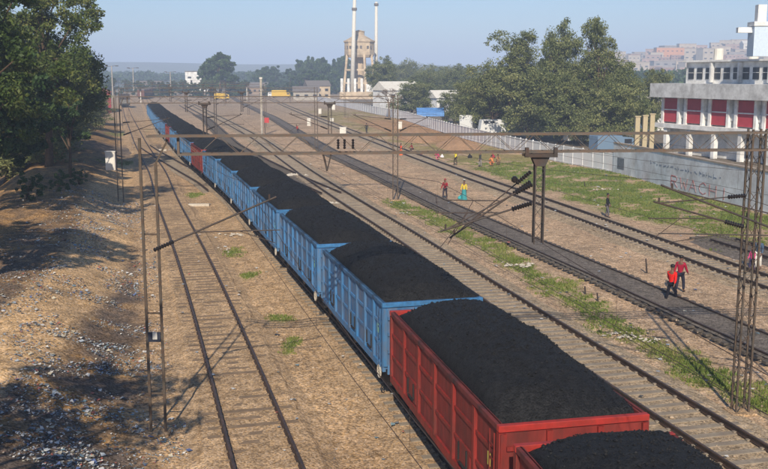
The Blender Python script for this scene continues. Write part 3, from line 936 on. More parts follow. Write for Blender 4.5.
def lattice(mb, p, q, w, d, n_, leg=.05, lace=.025, face=None):
    """lattice member from p to q; width vector w, depth vector d"""
    p = Vector(p); q = Vector(q); w = Vector(w); d = Vector(d)
    cs = [w * a + d * b for a, b in ((-.5, -.5), (.5, -.5), (.5, .5), (-.5, .5))]
    for c_ in cs: mb.bar(p + c_, q + c_, leg, leg)
    for k in range(n_):
        a0 = k / n_; a1 = (k + 1) / n_
        for fc in range(4):
            c0, c1 = cs[fc], cs[(fc + 1) % 4]
            if k % 2: c0, c1 = c1, c0
            mb.bar(p.lerp(q, a0) + c0, p.lerp(q, a1) + c1, lace, lace)


def insulator(p, q, parent, r=.075):
    p = Vector(p); q = Vector(q); L = (q - p).length
    n_ = max(4, int(L / .07)); pts = []; rs = []
    for k in range(n_ * 2 + 1):
        pts.append(p.lerp(q, k / (n_ * 2))); rs.append(r if k % 2 else r * .5)
    MB().tube(pts, rs, 10).build('insulator', M['insul'], parent)


def cantilever(root, base, tip, zc, drop=1.0, ir=.075, tie=True):
    """bracket arm from mast face at base (x,y,zlow) to tip (x,y,z) that carries the wire"""
    b0 = Vector(base); t0 = Vector(tip)
    d = t0 - b0; L = d.length
    mb = MB()
    i0 = b0 + d * min(.28, .62 / L)
    mb.tube([i0, t0 + d * .06], .028, 8)
    bt = b0 + Vector((0, 0, drop)); dt = t0 - bt
    i1 = bt + dt * min(.25, .55 / dt.length)
    if tie: mb.tube([i1, t0], .020, 6)
    m0 = b0.lerp(t0, .42)
    e = Vector((t0.x, t0.y, 0)) + Vector((d.x, d.y, 0)).normalized() * .3; e.z = zc + .15
    s_ = b0.lerp(t0, .36)
    mb.tube([s_, Vector((e.x, e.y, s_.z + .02))], .018, 6)
    mb.tube([Vector((s_.x * .5 + e.x * .5, s_.y * .5 + e.y * .5, s_.z + .02)), Vector((e.x - d.x * .05, e.y, zc))], .012, 5)
    mb.tube([t0 - Vector((0, 0, .02)), t0 + Vector((0, 0, .16))], .03, 6)
    o = mb.build('cantilever', M['dark_steel'], root)
    insulator(b0, i0, o, ir)
    if tie: insulator(bt, i1, o, ir * .9)
    return o


def laced_post(mb, x_, y_, z0, z1, w=.42, leg=.075, n_=14):
    """two channels facing each other with sparse battens"""
    for sx in (-1, 1):
        mb.box((x_ + sx * w / 2, y_, (z0 + z1) / 2), (leg * .55, leg * 1.6, z1 - z0))
        mb.box((x_ + sx * (w / 2 + leg * .3), y_ - leg * .72, (z0 + z1) / 2), (leg * .8, .012, z1 - z0))
    for k in range(n_):
        z_ = z0 + (k + .5) * (z1 - z0) / n_
        mb.box((x_, y_ - leg * .8, z_), (w, .008, .06))


BZ0, BZ1 = 7.87, 8.38
# ---- near portal
def portal(xl, yl, xr, yr, label, lat_right=True, overl=0.0, overr=0.0, n_=26, detail=True):
    root = empty('catenary_portal', (xl, yl, GZ))
    tag(root, label, 'gantry', 'catenary portals spanning the tracks')
    L0 = Vector((0, 0, 0)); R0 = Vector((xr - xl, yr - yl, 0))
    d = (R0 - L0).normalized(); nrm = Vector((-d.y, d.x, 0))
    h0 = -GZ
    mb = MB()
    # left mast: two channels, the inner one ends lower
    w = .42
    for k, (e, zt) in enumerate(((-w / 2, BZ1 + h0 - .05), (w / 2, BZ0 + h0 - .25))):
        c_ = d * e
        mb.box((c_.x, c_.y, zt / 2), (.045, .10, zt)); mb.box((c_.x, c_.y - .055, zt / 2), (.075, .012, zt))
    for z_ in (1.2, 3.6, 5.9): mb.box((0, 0, z_), (w, .02, .05))
    mb.bar((d * (w / 2)) + Vector((0, 0, BZ0 + h0 - .25)), d * (w / 2 + .35) + Vector((0, 0, BZ1 + h0 - .1)), .05, .05)
    o = mb.build('mast', M['steel_mast'], root)
    MB().box((0, 0, -.13), (.7, .6, .34)).build('footing', M['ballast'], o)
    mb = MB()
    zt = BZ1 + h0 + .1
    lattice(mb, R0, R0 + Vector((0, 0, zt)), d * .40, nrm * .32, 16, .058, .015)
    o = mb.build('mast', M['steel_mast'], root)
    MB().box((R0.x, R0.y, -.12), (.8, .7, .34), math.atan2(d.y, d.x)).build('footing', M['ballast'], o)
    a = L0 - d * overl; b_ = R0 + d * overr
    mb = MB()
    for s_ in (-1, 1):
        o2 = nrm * (.19 * s_)
        mb.bar(a + o2 + Vector((0, 0, BZ1 + h0)), b_ + o2 + Vector((0, 0, BZ1 + h0)), .05, .06)
        st = d * .85
        mb.bar(a + st + o2 + Vector((0, 0, BZ0 + h0)), b_ + o2 + Vector((0, 0, BZ0 + h0)), .05, .06)
        Lb = (b_ - a).length
        for k in range(n_):
            t0, t1 = .85 + (Lb - .85) * k / n_, .85 + (Lb - .85) * (k + 1) / n_
            za, zb = (BZ0, BZ1) if k % 2 else (BZ1, BZ0)
            mb.bar(a + d * t0 + o2 + Vector((0, 0, za + h0)), a + d * t1 + o2 + Vector((0, 0, zb + h0)), .014, .014)
    for k in range(0, n_, 2):
        t0 = .85 + (Lb - .85) * k / n_
        for z_ in (BZ0, BZ1): mb.bar(a + d * t0 - nrm * .19 + Vector((0, 0, z_ + h0)), a + d * t0 + nrm * .19 + Vector((0, 0, z_ + h0)), .03, .03)
    mb.bar(a + d * .85 + Vector((0, 0, BZ0 + h0)), a + d * .85 + Vector((0, 0, BZ1 + h0)), .07, .07)
    mb.build('beam', M['steel_beam'], root)
    return root, d, nrm


def drop_arm(root, c_, zbot, wtop=.95, w=.32):
    """laced drop arm clamped under the beam: c_ local point, z local"""
    top = BZ0 - GZ
    mb = MB()
    mb.box((c_.x, c_.y - .22, top - .10), (wtop, .12, .10)); mb.box((c_.x, c_.y + .22, top - .10), (wtop, .12, .10))
    for sx in (-1, 1): mb.box((c_.x + sx * (wtop / 2 - .06), c_.y - .24, top + .0), (.10, .16, .26))
    for s_ in (-1, 1):
        mb.add([(c_.x - .26, c_.y + s_ * .17, top - .16), (c_.x + .26, c_.y + s_ * .17, top - .16), (c_.x + .14, c_.y + s_ * .17, top - .42), (c_.x - .14, c_.y + s_ * .17, top - .42),
                (c_.x - .26, c_.y + s_ * .19, top - .16), (c_.x + .26, c_.y + s_ * .19, top - .16), (c_.x + .14, c_.y + s_ * .19, top - .42), (c_.x - .14, c_.y + s_ * .19, top - .42)],
               [(0, 1, 2, 3), (7, 6, 5, 4), (0, 4, 5, 1), (1, 5, 6, 2), (2, 6, 7, 3), (3, 7, 4, 0)])
    lattice(mb, (c_.x, c_.y, top - .2), (c_.x, c_.y, zbot - GZ), (w * .82, 0, 0), (0, .30, 0), 7, .042, .012)
    return mb.build('drop_arm', M['dark_steel'], root)


p1, d1v, n1v = portal(-6.62, 27.0, 11.1, 28.75, 'near portal gantry crossing the whole view in front of the blue wagons', overr=5.6, n_=40)
# number plate on the left mast
pp = MB().box((0, -.09, 2.62 + .3), (.36, .02, .30)).build('number_plate', M['plate_blue'], p1)
MB().box((.02, -.104, 2.66 + .3), (.13, .012, .22)).build('painted_panel', M['white'], pp)
T2c = float(T2.x(28.5)); T3c = float(T3.x(28.7)); T1c = float(T1.x(27.0))
lo = lambda X_, Y_, Z_: (X_ + 6.62, Y_ - 27.0, Z_ - GZ)
cantilever(p1, lo(-6.55, 26.95, 5.15), lo(T1c + .55, 27.3, 6.55), 5.6, 1.15, .07, False)
dp = d1v * 11.22
drop_arm(p1, dp, 5.15)
X5, Y5 = -6.62 + dp.x, 27.0 + dp.y
cantilever(p1, lo(X5 - .2, Y5, 6.35), lo(T2c + .2, Y5 - .25, 5.6), 5.35, .55, .085)
cantilever(p1, lo(X5 - .2, Y5 + .3, 6.95), lo(T2c + .5, Y5 + .35, 5.35), 5.35, .3, .085)
MB().lathe([(.03, 0), (.09, .04), (.10, .13), (.04, .2)], (*[v for v in (dp.x - .72, dp.y, 7.25)],), 10).build('insulator_cap', M['insul'], p1)
cantilever(p1, lo(10.85, 28.7, 5.55), lo(8.2, 28.5, 6.3), 5.5, .95, .08)
# short V hanger and two hanging insulators below the beam
hv_ = d1v * 5.02
mb = MB(); zt = BZ0 - GZ
mb.bar((hv_.x - .12, hv_.y - .15, zt), (hv_.x, hv_.y - .15, zt - .5), .03, .03); mb.bar((hv_.x + .12, hv_.y - .15, zt), (hv_.x, hv_.y - .15, zt - .5), .03, .03)
mb.bar((hv_.x - .12, hv_.y + .15, zt), (hv_.x, hv_.y + .15, zt - .5), .03, .03); mb.bar((hv_.x + .12, hv_.y + .15, zt), (hv_.x, hv_.y + .15, zt - .5), .03, .03)
mb.build('hanger', M['dark_steel'], p1)
for e in (5.35, 5.53, 5.77):
    q_ = d1v * e
    insulator((q_.x, q_.y - .25, BZ1 - GZ - .1 if e < 5.9 else BZ0 - GZ - .05), (q_.x, q_.y - .25, BZ1 - GZ - .38 if e < 5.9 else BZ0 - GZ - .3), p1, .045)

# mast just outside the right edge, its bracket reaches into the view
rm = empty('catenary_mast', (12.9, 25.2, GZ)); tag(rm, 'mast at the right edge whose long bracket arm slants down into view', 'mast')
mb = MB(); lattice(mb, (0, 0, 0), (0, 0, 8.3), (.4, 0, 0), (0, .36, 0), 16, .055, .015); o = mb.build('mast_body', M['steel_mast'], rm)
MB().box((0, 0, -.12), (.8, .7, .34)).build('footing', M['ballast'], rm)
o = cantilever(rm, (-.25, 0, 5.45), (-5.2, .4, 7.35), 5.9, .7, .085)

# ---- second portal and the farther ones
p2, d2, n2 = portal(-21.6, 78.5, .95, 80.6, 'second portal gantry, at the middle distance above the blue wagons', n_=30)
T2d, T3d = float(T2.x(79.5)), float(T3.x(79.5))
lo2 = lambda X_, Y_, Z_: (X_ + 21.6, Y_ - 78.5, Z_ - GZ)
for e in (7.0, 17.2):
    c_ = d2 * e; drop_arm(p2, c_, 5.1)
c_ = d2 * 7.0
cantilever(p2, (c_.x + .2, c_.y, 6.0), (c_.x + 2.9, c_.y, 7.2), 5.8, 1.0)
c_ = d2 * 17.2
cantilever(p2, (c_.x - .2, c_.y, 6.0), (c_.x - 3.2, c_.y, 7.2), 5.8, 1.0)
cantilever(p2, lo2(.6, 80.5, 5.5), lo2(-2.4, 80.4, 6.8), 5.6, 1.0)
cantilever(p2, lo2(-21.2, 78.6, 5.3), lo2(float(T1.x(79)) + .3, 78.7, 6.6), 5.6, 1.0)
cantilever(p2, lo2(1.3, 80.6, 5.5), lo2(float(T4.x(80.6)) - .2, 80.8, 6.6), 5.6, 1.0)

protoP = None
for i, (xl, yl, xr, yr, lb) in enumerate([
        (-36.5, 133, -9.6, 137, 'third portal gantry, beyond the middle red wagon'),
        (-51.5, 190, -24.0, 196, 'hazy fourth portal gantry beyond the third'),
        (-66, 250, -36, 258, 'faint fifth portal gantry near the far end of the train'),
        (-90, 325, -55, 335, 'faintest far portal gantry close to the horizon')]):
    pr, dd_, nn_ = portal(xl, yl, xr, yr, lb, n_=20)
    for e in (.34, .62):
        c_ = dd_ * (e * math.hypot(xr - xl, yr - yl)); drop_arm(pr, c_, 5.1)
        cantilever(pr, (c_.x + .2, c_.y, 6.0), (c_.x + 2.9, c_.y, 7.2), 5.8, 1.0)

# single masts
def single_mast(x_, y_, h_, side, label, lat=True, m_='steel_mast'):
    r_ = empty('catenary_mast', (x_, y_, GZ)); tag(r_, label, 'mast', 'single catenary masts along the yard')
    mb = MB()
    lattice(mb, (0, 0, 0), (0, 0, h_), (.36, 0, 0), (0, .3, 0), 14, .06, .025)
    o = mb.build('mast_body', M[m_], r_)
    MB().box((0, 0, -.12), (.7, .7, .34)).build('footing', M['ballast'], r_)
    cantilever(r_, (side * .2, 0, 5.6), (side * 3.0, 0, 7.0), 5.8, 1.0)
    return r_


x_, y_ = P(216, 138, GZ)
single_mast(x_, y_, 8.4, 1, 'lattice mast rising behind the coal train beside the red middle wagon')
single_mast(*P(345, 118, GZ), 8.2, -1, 'small mast standing right of the farthest tracks, left of the water tower')
single_mast(*P(290, 104, GZ), 8.2, -1, 'tiny far mast in the yard, left of the whitewashed fence end')
x_, y_ = P(262, 135, GZ)
r_ = empty('concrete_post', (x_, y_, GZ)); tag(r_, 'tall pale concrete post with a red signal plate near its foot', 'post')
mb = MB().box((0, 0, 4.9), (.34, .32, 9.8)); mb.build('shaft', M['concrete'], r_)
MB().box((.9, -.1, 2.6), (.8, .1, .9)).build('signal_plate', mat('signal_red', (.5, .05, .05), .6), r_)
MB().box((.55, 0, 1.8), (.12, .12, 3.6)).build('plate_post', M['dark_steel'], r_)
MB().box((0, 0, 9.95), (.5, .45, .3)).build('cap', M['white'], r_)

# tall lamp masts in the far yard
for (u, vb, vt, lb) in ((209.5, 96, 72, 'pale lamp mast left of the big hazy round tree'), (134, 96, 68, 'tall twin-armed lamp mast in the far left of the yard'), (113, 99, 66, 'thin lamp mast right beside the big left tree'), (171, 96, 72, 'thin dark lamp mast above the far end of the coal train')):
    x_, y_ = P(u, vb, GZ); top = A(u, vt, y_)[1] - GZ
    r_ = empty('lamp_mast', (x_, y_, GZ)); tag(r_, lb, 'lamp mast', 'lamp masts of the far yard')
    MB().tube([(0, 0, 0), (0, 0, top)], [.35, .22], 8).build('pole', M['concrete'], r_)
    o = MB().bar((-2.2, 0, top - .3), (2.2, 0, top + .1), .18, .18).build('crossarm', M['steel_mast'], r_)
    for sx in (-1, 1): MB().box((sx * 2.4, 0, top), (1.3, .5, .35)).build('lamp_head', M['dark_steel'], r_)

# overhead wires
def wires(T_, label, y0=8, y1=330, sup=(27.8, 79.5, 135, 193, 254, 330)):
    r_ = empty('overhead_line'); tag(r_, label, 'overhead wire', 'overhead contact lines above the tracks')
    s0, s1 = T_.s_of_y(y0), T_.s_of_y(min(y1, T_.ys[-1]))
    pts = [(*T_.at(s_)[:2], 5.6) for s_ in np.arange(s0, s1, 6)]
    MB().tube(pts, .0065, 4, cap=False).build('contact_wire', M['wire'], r_)
    sup = [-20] + list(sup)
    pts = []; mb = MB()
    for s_ in np.arange(s0, s1, 3):
        x_, y_, a = T_.at(s_)
        for a0, a1 in zip(sup[:-1], sup[1:]):
            if a0 <= y_ <= a1:
                t_ = (y_ - a0) / (a1 - a0); z_ = 7.0 - 1.0 * 4 * t_ * (1 - t_)
        pts.append((x_, y_, z_))
    for k in range(1, len(pts), 2):
        mb.bar((pts[k][0], pts[k][1], 5.6), pts[k], .005, .005)
    mb.tube(pts, .0075, 4, cap=False); mb.build('carrier_wire', M['wire'], r_)


wires(T1, 'overhead line above the left track')
wires(T2, 'overhead line above the coal train')
wires(T3, 'overhead line above the track just right of the coal train')
wires(T4, 'overhead line above the dark sooty track')
wires(T5, 'overhead line above the far right track', y0=25)

# ------------------------------------------------------------------ boundary wall with painted writing
FONT = {  # strokes on a 0..1 x 0..1.4 cell
    'R': [[(0, 0), (0, 1.4), (.7, 1.35), (.85, 1.05), (.7, .75), (0, .7)], [(.35, .7), (.9, 0)]],
    'W': [[(0, 1.4), (.22, 0), (.5, .9), (.78, 0), (1, 1.4)]],
    'A': [[(0, 0), (.45, 1.4), (.9, 0)], [(.18, .5), (.72, .5)]],
    'C': [[(.85, 1.15), (.5, 1.4), (.1, 1.1), (0, .7), (.1, .25), (.5, 0), (.85, .25)]],
    'H': [[(0, 0), (0, 1.4)], [(.8, 0), (.8, 1.4)], [(0, .7), (.8, .7)]],
    'I': [[(.4, 0), (.4, 1.4)]],
}
wr = empty('boundary_wall', (0, 0, 0)); tag(wr, 'long grey whitewashed wall with faded red lettering below the red and white building', 'wall')
hw_ = 3.15
mb = MB(); cap_ = MB()
WP = [(36.5, 38)] + WALLP
for (x0, y0), (x1, y1) in zip(WP[:-1], WP[1:]):
    z0 = GZ - .4
    mb.bar((x0, y0, z0 + (hw_ + .4) / 2), (x1, y1, z0 + (hw_ + .4) / 2), .3, hw_ + .4)
    cap_.bar((x0, y0, GZ + hw_ + .06), (x1, y1, GZ + hw_ + .06), .42, .12)
wo = mb.build('wall_face', M['wall'], wr)
cap_.build('coping', M['wall_cap'], wr)


def wall_frame(s_):
    """distance along the wall from its far end (photo left) -> point on camera side face, tangent"""
    pts = WP[::-1]
    for (x0, y0), (x1, y1) in zip(pts[:-1], pts[1:]):
        L_ = math.hypot(x1 - x0, y1 - y0)
        if s_ <= L_:
            t_ = Vector(((x1 - x0) / L_, (y1 - y0) / L_, 0)); nn = Vector((t_.y, -t_.x, 0))
            return Vector((x0, y0, 0)) + t_ * s_ + nn * .162, t_, nn
        s_ -= L_
    return Vector((x0, y0, 0)), t_, nn


def letters(text, s_, zb, hgt_, wid, gap, m_, name, thick=.16):
    for ch in text:
        if ch != ' ':
            mb = MB()
            p0, t_, nn = wall_frame(s_ + wid / 2)
            for st in FONT[ch]:
                for a, b_ in zip(st[:-1], st[1:]):
                    q0 = p0 + t_ * ((a[0] - .5) * wid) + Vector((0, 0, zb + a[1] / 1.4 * hgt_)); q1 = p0 + t_ * ((b_[0] - .5) * wid) + Vector((0, 0, zb + b_[1] / 1.4 * hgt_))
                    mb.bar(q0, q1, .02, thick, up=(0, 0, 1)) if abs((q1 - q0).z) < .6 * (q1 - q0).length else mb.bar(q0, q1, .02, thick, up=t_)
            mb.build(name, m_, wr)
        s_ += wid + gap if ch != 'I' else gap + wid


def s_for_u(u):
    best = min(np.arange(0, 66, .1), key=lambda s_: abs(384 + F_PX * wall_frame(s_)[0].x / (wall_frame(s_)[0].y * _c + 10 * _s) - u))
    return best


sa, sb = s_for_u(671), s_for_u(729)
n_ = 6; tot = sb - sa; wid = tot / (n_ + (n_ - 1) * .28) 
letters('RWACHI', sa, GZ + .22, 1.0, wid, wid * .28, M['red_letter'], 'painted_letter', .10)
# rows of small faded script, illegible dashes
random.seed(4)
s_ = s_for_u(650); mb = MB()
while s_ < s_for_u(722):
    w_ = random.uniform(.2, .7)
    p0, t_, nn = wall_frame(s_); p1_, _, _ = wall_frame(s_ + w_)
    zb = GZ + 1.95
    mb.bar(p0 + Vector((0, 0, zb + random.uniform(-.1, .1))), p1_ + Vector((0, 0, zb + random.uniform(-.1, .1))), .012, random.uniform(.06, .16))
    if random.random() < .5: mb.bar(p0 + Vector((0, 0, zb - .2)), p0 + Vector((0, 0, zb + .22)), .012, .09, up=t_)
    s_ += w_ + random.uniform(.2, .5)
mb.build('faded_script', M['blue_letter'], wr)
mb = MB()
p0, t_, nn = wall_frame(1.2); p1_, _, _ = wall_frame(3.0)
mb.bar(p0 + Vector((0, 0, GZ + 1.1)), p1_ + Vector((0, 0, GZ + 1.1)), .012, 1.2); mb.build('dark_painted_panel', mat('grey_wall_patch', (.16, .18, .2), .9, var=.3), wr)

# precast fence: posts and panels
fr_ = empty('precast_fence', (0, 0, 0)); tag(fr_, 'long white precast panel fence curving away behind the grass', 'fence')
mbp = MB(); pan = MB()
pl = FENCEP
cum = 0; npost = 0
for (x0, y0), (x1, y1) in zip(pl[:-1], pl[1:]):
    L_ = math.hypot(x1 - x0, y1 - y0); k_ = max(1, int(L_ / (2.2 if y0 < 240 else 4)))
    fh = 2.1
    for k in range(k_):
        t0, t1 = k / k_, (k + 1) / k_
        a = Vector((x0 + (x1 - x0) * t0, y0 + (y1 - y0) * t0, 0)); b_ = Vector((x0 + (x1 - x0) * t1, y0 + (y1 - y0) * t1, 0))
        zz = random.uniform(-.04, .04)
        pan.bar(a + Vector((0, 0, GZ + fh / 2 - .05 + zz)), b_ + Vector((0, 0, GZ + fh / 2 - .05 + zz)), .08, fh - .1)
        if npost < 100:
            npost += 1
            MB().box((a.x, a.y, GZ + fh / 2 + zz), (.14, .20, fh + .06), random.uniform(-.05, .05)).build('post', M['fence'], fr_)
        cum += 1
pan.build('panel_row', M['fence_panel'], fr_)
mb = MB()
for (x0, y0), (x1, y1) in zip(pl[:-1], pl[1:]):
    for z_ in (.12, 1.98):
        mb.bar((x0, y0, GZ + z_), (x1, y1, GZ + z_), .14, .12)
mb.build('rail_strip', M['fence'], fr_)

# earth mounds
def mound(u, v, rx, ry, h_, lb, seed, m_='orange_earth'):
    cx, cy = P(u, v, GZ); n_ = 36
    mb = MB(); vs = []; fs = []
    for i in range(n_ + 1):
        for j in range(n_ + 1):
            a, b_ = (i / n_ * 2 - 1), (j / n_ * 2 - 1)
            r_ = math.hypot(a, b_)
            nz = float(fbm(a * 2 + seed, b_ * 2, seed, 3))
            z_ = h_ * max(0, (1 - r_ ** 1.5)) * (.5 + nz) - .12 * (r_ > .96)
            vs.append((a * rx, b_ * ry, z_))
    for i in range(n_):
        for j in range(n_): k = i * (n_ + 1) + j; fs.append((k, k + n_ + 1, k + n_ + 2, k + 1))
    mb.add(vs, fs); o = mb.build('earth_mound', M[m_], smooth_=True, loc=(cx, cy, GZ - .05)); tag(o, lb, 'earth mound')


mound(417, 137, 3.6, 16, 1.5, 'orange earth mound in front of the fence, left of the two', 3)
mound(458, 146, 3.4, 12, .9, 'low spread of orange earth in front of the fence, right of the two', 5)

# ------------------------------------------------------------------ red and white building on the right
ax, ay = 37.6, 133.0
bx, by = 52.5, 93.0
Lf = math.hypot(bx - ax, by - ay)
bd = empty('long_building', (ax, ay, GZ), math.atan2(by - ay, bx - ax))
tag(bd, 'long white two-storey building on columns with red panels and a windowed upper floor', 'building')
# local: x along the facade (away from far corner toward viewer's right), y behind is +y (left-hand), facade at y=0 faces -y
zf0, zf1 = 7.5, 9.35
sgn = 1
MB().box((Lf / 2, 6.6 + .0, (3.9 + zf0) / 2), (Lf - .8, 11.6, zf0 - 3.9)).build('wall', M['bwhite'], bd)
MB().box((Lf / 2, 6.2, (zf0 + zf1) / 2 + .004), (Lf + 1.4, 14.4, zf1 - zf0)).build('fascia', M['bgrey'], bd)
MB().box((Lf / 2, 6.0, 3.75), (Lf, 13.4, .55)).build('porch_slab', M['bwhite'], bd)
up = MB().box((Lf / 2 + 1.3, 7.0, (zf1 + 12.1) / 2), (Lf - 2.6, 9.4, 12.1 - zf1)).build('upper_storey', M['bwhite'], bd)
MB().box((Lf / 2 + 1.3, 6.9, 12.25), (Lf - 2.0, 10.2, .25)).build('parapet', M['bwhite'], bd)
bayw = 4.85
nb = int(Lf / bayw)
for k in range(nb):
    xc = 2.4 + k * bayw
    MB().box((xc, .34, (4.2 + 7.4) / 2), (2.9, .1, 3.15)).build('red_panel', M['bred'], bd)
    MB().box((xc, .27, 5.85), (2.9, .08, .14)).build('panel_bar', M['bwhite'], bd)
    for sx in (-1, 1):
        MB().box((xc + sx * 1.70, .42, 5.75), (.45, .60, 3.45)).build('fin', M['bwhite'], bd)
    MB().box((xc + bayw / 2, .6, 5.3), (.8, .36, .9)).build('air_cooler', M['bgrey'], bd)
    MB().box((xc + bayw / 2 - 4.9 / 2 - 1.9 + 1.9, -.2, 1.74), (.6, .6, 3.45)).build('column', M['bwhite'], bd)
MB().box((Lf / 2, 5.4, 1.74), (Lf - 1.0, 8.4, 3.45)).build('ground_floor', M['bwhite'], bd)
k = 0; xx = 3.7
while xx < Lf - 1:
    f_ = MB().box((xx, 2.26, 10.65), (1.05, .1, 1.45)).build('window', M['glass'], bd)
    MB().box((xx, 2.18, 10.75), (1.05, .06, .06)).build('window_bar', M['bwhite'], f_)
    xx += 1.75; k += 1
    if k % 3 == 0: MB().box((xx - .85, 2.0, 10.75), (.3, .5, 2.5)).build('pilaster', M['bgrey'], bd)
for xx in (5.6, 12.2, 16.6, 18.8, 23.6, 29): MB().tube([(xx, 5, 12.37), (xx, 5, 13.9)], .62, 12).build('water_tank', M['white'], bd)
# roof sign tower
st = empty('sign_tower', (0, 0, 0)); tag(st, 'white cross-armed tower with blue shaft standing on the roof at the right edge', 'tower')
tY = 112.0
tx = A(764, 40, tY)[0]
c0 = Vector((tx + .6, tY + 3, 0))
zt = A(764, 3, tY)[1]
o = MB().box((c0.x, c0.y, (12.4 + 15.6) / 2), (2.0, 2.0, 3.4)).build('shaft', mat('tower_pale_blue', (.55, .64, .74), .8, var=.1), st)
MB().box((c0.x, c0.y, (15.6 + zt) / 2), (1.0, 1.0, zt - 15.6)).build('upright', M['bwhite'], st)
MB().box((c0.x - 1.2, c0.y, A(764, 29, tY)[1]), (2.9, .7, .6)).build('crossarm', M['bwhite'], st)
MB().box((c0.x, c0.y - .03, 16.0), (2.2, 2.2, .5)).build('collar', M['bwhite'], st)

# gate pillars, parked vehicles and stalls behind the fence
for i, (u, vb, vt) in enumerate(((644.5, 133, 116), (651.5, 133, 114.5), (637, 132, 117))):
    Y_ = 118.0; X_, _ = A(u, vb, Y_); zt = A(u, vt, Y_)[1]
    o = MB().box((0, 0, (zt - GZ) / 2), (.55, .5, zt - GZ)).box((0, 0, zt - GZ + .06), (.7, .65, .12)).build('gate_pillar', mat('cream_pillar', (.46, .38, .24), .9, var=.1) if i == 0 else bpy.data.materials['cream_pillar'], loc=(X_, Y_, GZ))
    tag(o, ['cream gate pillar, the middle of three behind the wall', 'cream gate pillar nearest the white building', 'cream gate pillar nearest the big trees'][i], 'pillar', 'cream gate pillars behind the wall')

body_w = mat('white_van_paint', (.7, .7, .68), .35, spec=.5)
body_b = mat('slate_blue_truck_paint', (.16, .24, .34), .4, spec=.5)
tyre = mat('black_rubber', (.02, .02, .02), .8)


def vehicle(x_, y_, rz, L_, H_, m_, lb, cat, boxy=False, zb=.45, name='parked_van'):
    r_ = empty(name, (x_, y_, GZ), rz); tag(r_, lb, cat)
    hw2 = .95 if not boxy else 1.2
    if boxy: pr = [(-L_ / 2, zb), (L_ / 2, zb), (L_ / 2, 1.5), (L_ / 2 - .3, 2.3), (L_ / 2 - 1.9, 2.4), (L_ / 2 - 1.95, H_), (-L_ / 2, H_)]
    else: pr = [(-L_ / 2, zb), (L_ / 2, zb), (L_ / 2, .95), (L_ / 2 - .9, 1.15), (L_ / 2 - 1.7, H_), (-L_ / 2 + .25, H_), (-L_ / 2, 1.2)]
    k_ = len(pr)
    vs = [(p[0], -hw2, p[1]) for p in pr] + [(p[0], hw2, p[1]) for p in pr]
    fs = [tuple(range(k_)), tuple(range(2 * k_ - 1, k_ - 1, -1))] + [((i + 1) % k_, i, k_ + i, k_ + (i + 1) % k_) for i in range(k_)]
    mb = MB(); mb.add(vs, fs); mb.build('body', m_, r_, bevel=.06)
    for sy in (-1, 1):
        if boxy: MB().box((L_ / 2 - 1.1, sy * hw2, 1.85), (1.1, .02, .6)).build('window', M['glass'], r_)
        else:
            for q_ in (-L_ / 2 + 1.0, -L_ / 2 + 2.1): MB().box((q_, sy * hw2, H_ - .42), (.85, .02, .42)).build('window', M['glass'], r_)
        for q_ in (-L_ / 2 + .9, L_ / 2 - .85):
            MB().tube([(q_, sy * (hw2 - .2), .36), (q_, sy * (hw2 + .02), .36)], .36, 16).build('wheel', tyre, r_)
    MB().bar((L_ / 2 - 1.0, 0, 1.22), (L_ / 2 - 1.62, 0, H_ - .08), hw2 * 1.7, .05).build('windscreen', M['glass'], r_) if not boxy else MB().box((L_ / 2 - .12, 0, 1.9), (.1, 2.0, .6)).build('windscreen', M['glass'], r_)
    return r_


def behind(u, v, Y_): return A(u, v, Y_)[0]


vehicle(behind(496, 125, 168), 168, .15, 6.0, 2.9, body_w, 'white van with dark windows parked behind the fence under the big trees', 'van')
vehicle(behind(470, 125, 176), 176, 1.2, 5.4, 3.4, body_w, 'white box truck behind the fence, left of the white van', 'truck', True, name='parked_truck')
vehicle(behind(613, 118, 128), 128, .3, 5.6, 2.6, body_b, 'slate blue truck parked in the shade behind the wall near the cream pillars', 'truck', True, name='parked_truck')
vehicle(behind(580, 118, 150), 150, .2, 4.6, 1.9, body_w, 'small white van in the deep shade below the big trees', 'van')
# blue tarpaulin stall
X_, Y_ = behind(430, 113, 215), 215.0
r_ = empty('market_stall', (X_, Y_, GZ)); tag(r_, 'stall under a light blue tarpaulin behind the far fence', 'stall')
mb = MB(); mb.add([(-3, -2.5, 2.4), (3, -2.5, 2.4), (3, 0, 3.4), (-3, 0, 3.4), (-3, 2.5, 2.5), (3, 2.5, 2.5), (-3, -2.6, 1.6), (3, -2.6, 1.6)], [(0, 1, 2, 3), (3, 2, 5, 4), (6, 7, 1, 0)]); mb.build('tarpaulin', M['tarp_blue'], r_)
for sx in (-2.8, 2.8):
    for sy in (-2.3, 2.3): MB().box((sx, sy, 1.2), (.1, .1, 2.4)).build('pole', M['bark'], r_)

# ------------------------------------------------------------------ people
def skin_mesh(name, joints, edges, mat_, parent, sub=1, root=0):
    me = bpy.data.meshes.new(name)
    me.from_pydata([j[0] for j in joints], edges, [])
    o = bpy.data.objects.new(name + '_src', me); COL.objects.link(o)
    o.modifiers.new('s', 'SKIN')
    for i, j in enumerate(joints):
        r_ = j[1] if isinstance(j[1], tuple) else (j[1], j[1])
        me.skin_vertices[0].data[i].radius = r_
    me.skin_vertices[0].data[root].use_root = True
    ss = o.modifiers.new('u', 'SUBSURF'); ss.levels = sub; ss.render_levels = sub
    dg = bpy.context.evaluated_depsgraph_get()
    ev = o.evaluated_get(dg)
    m2 = bpy.data.meshes.new_from_object(ev)
    m2.name = name
    bpy.data.objects.remove(o)
    m2.materials.clear(); m2.materials.append(mat_)
    m2.polygons.foreach_set('use_smooth', [True] * len(m2.polygons))
    q_ = bpy.data.objects.new(name, m2); COL.objects.link(q_); q_.parent = parent
    return q_


_cm = {}


def cloth(c_):
    if c_ not in _cm: _cm[c_] = mat('cloth_%d' % len(_cm), c_, .85, var=.15, scale=8, spec=.1)
    return _cm[c_]


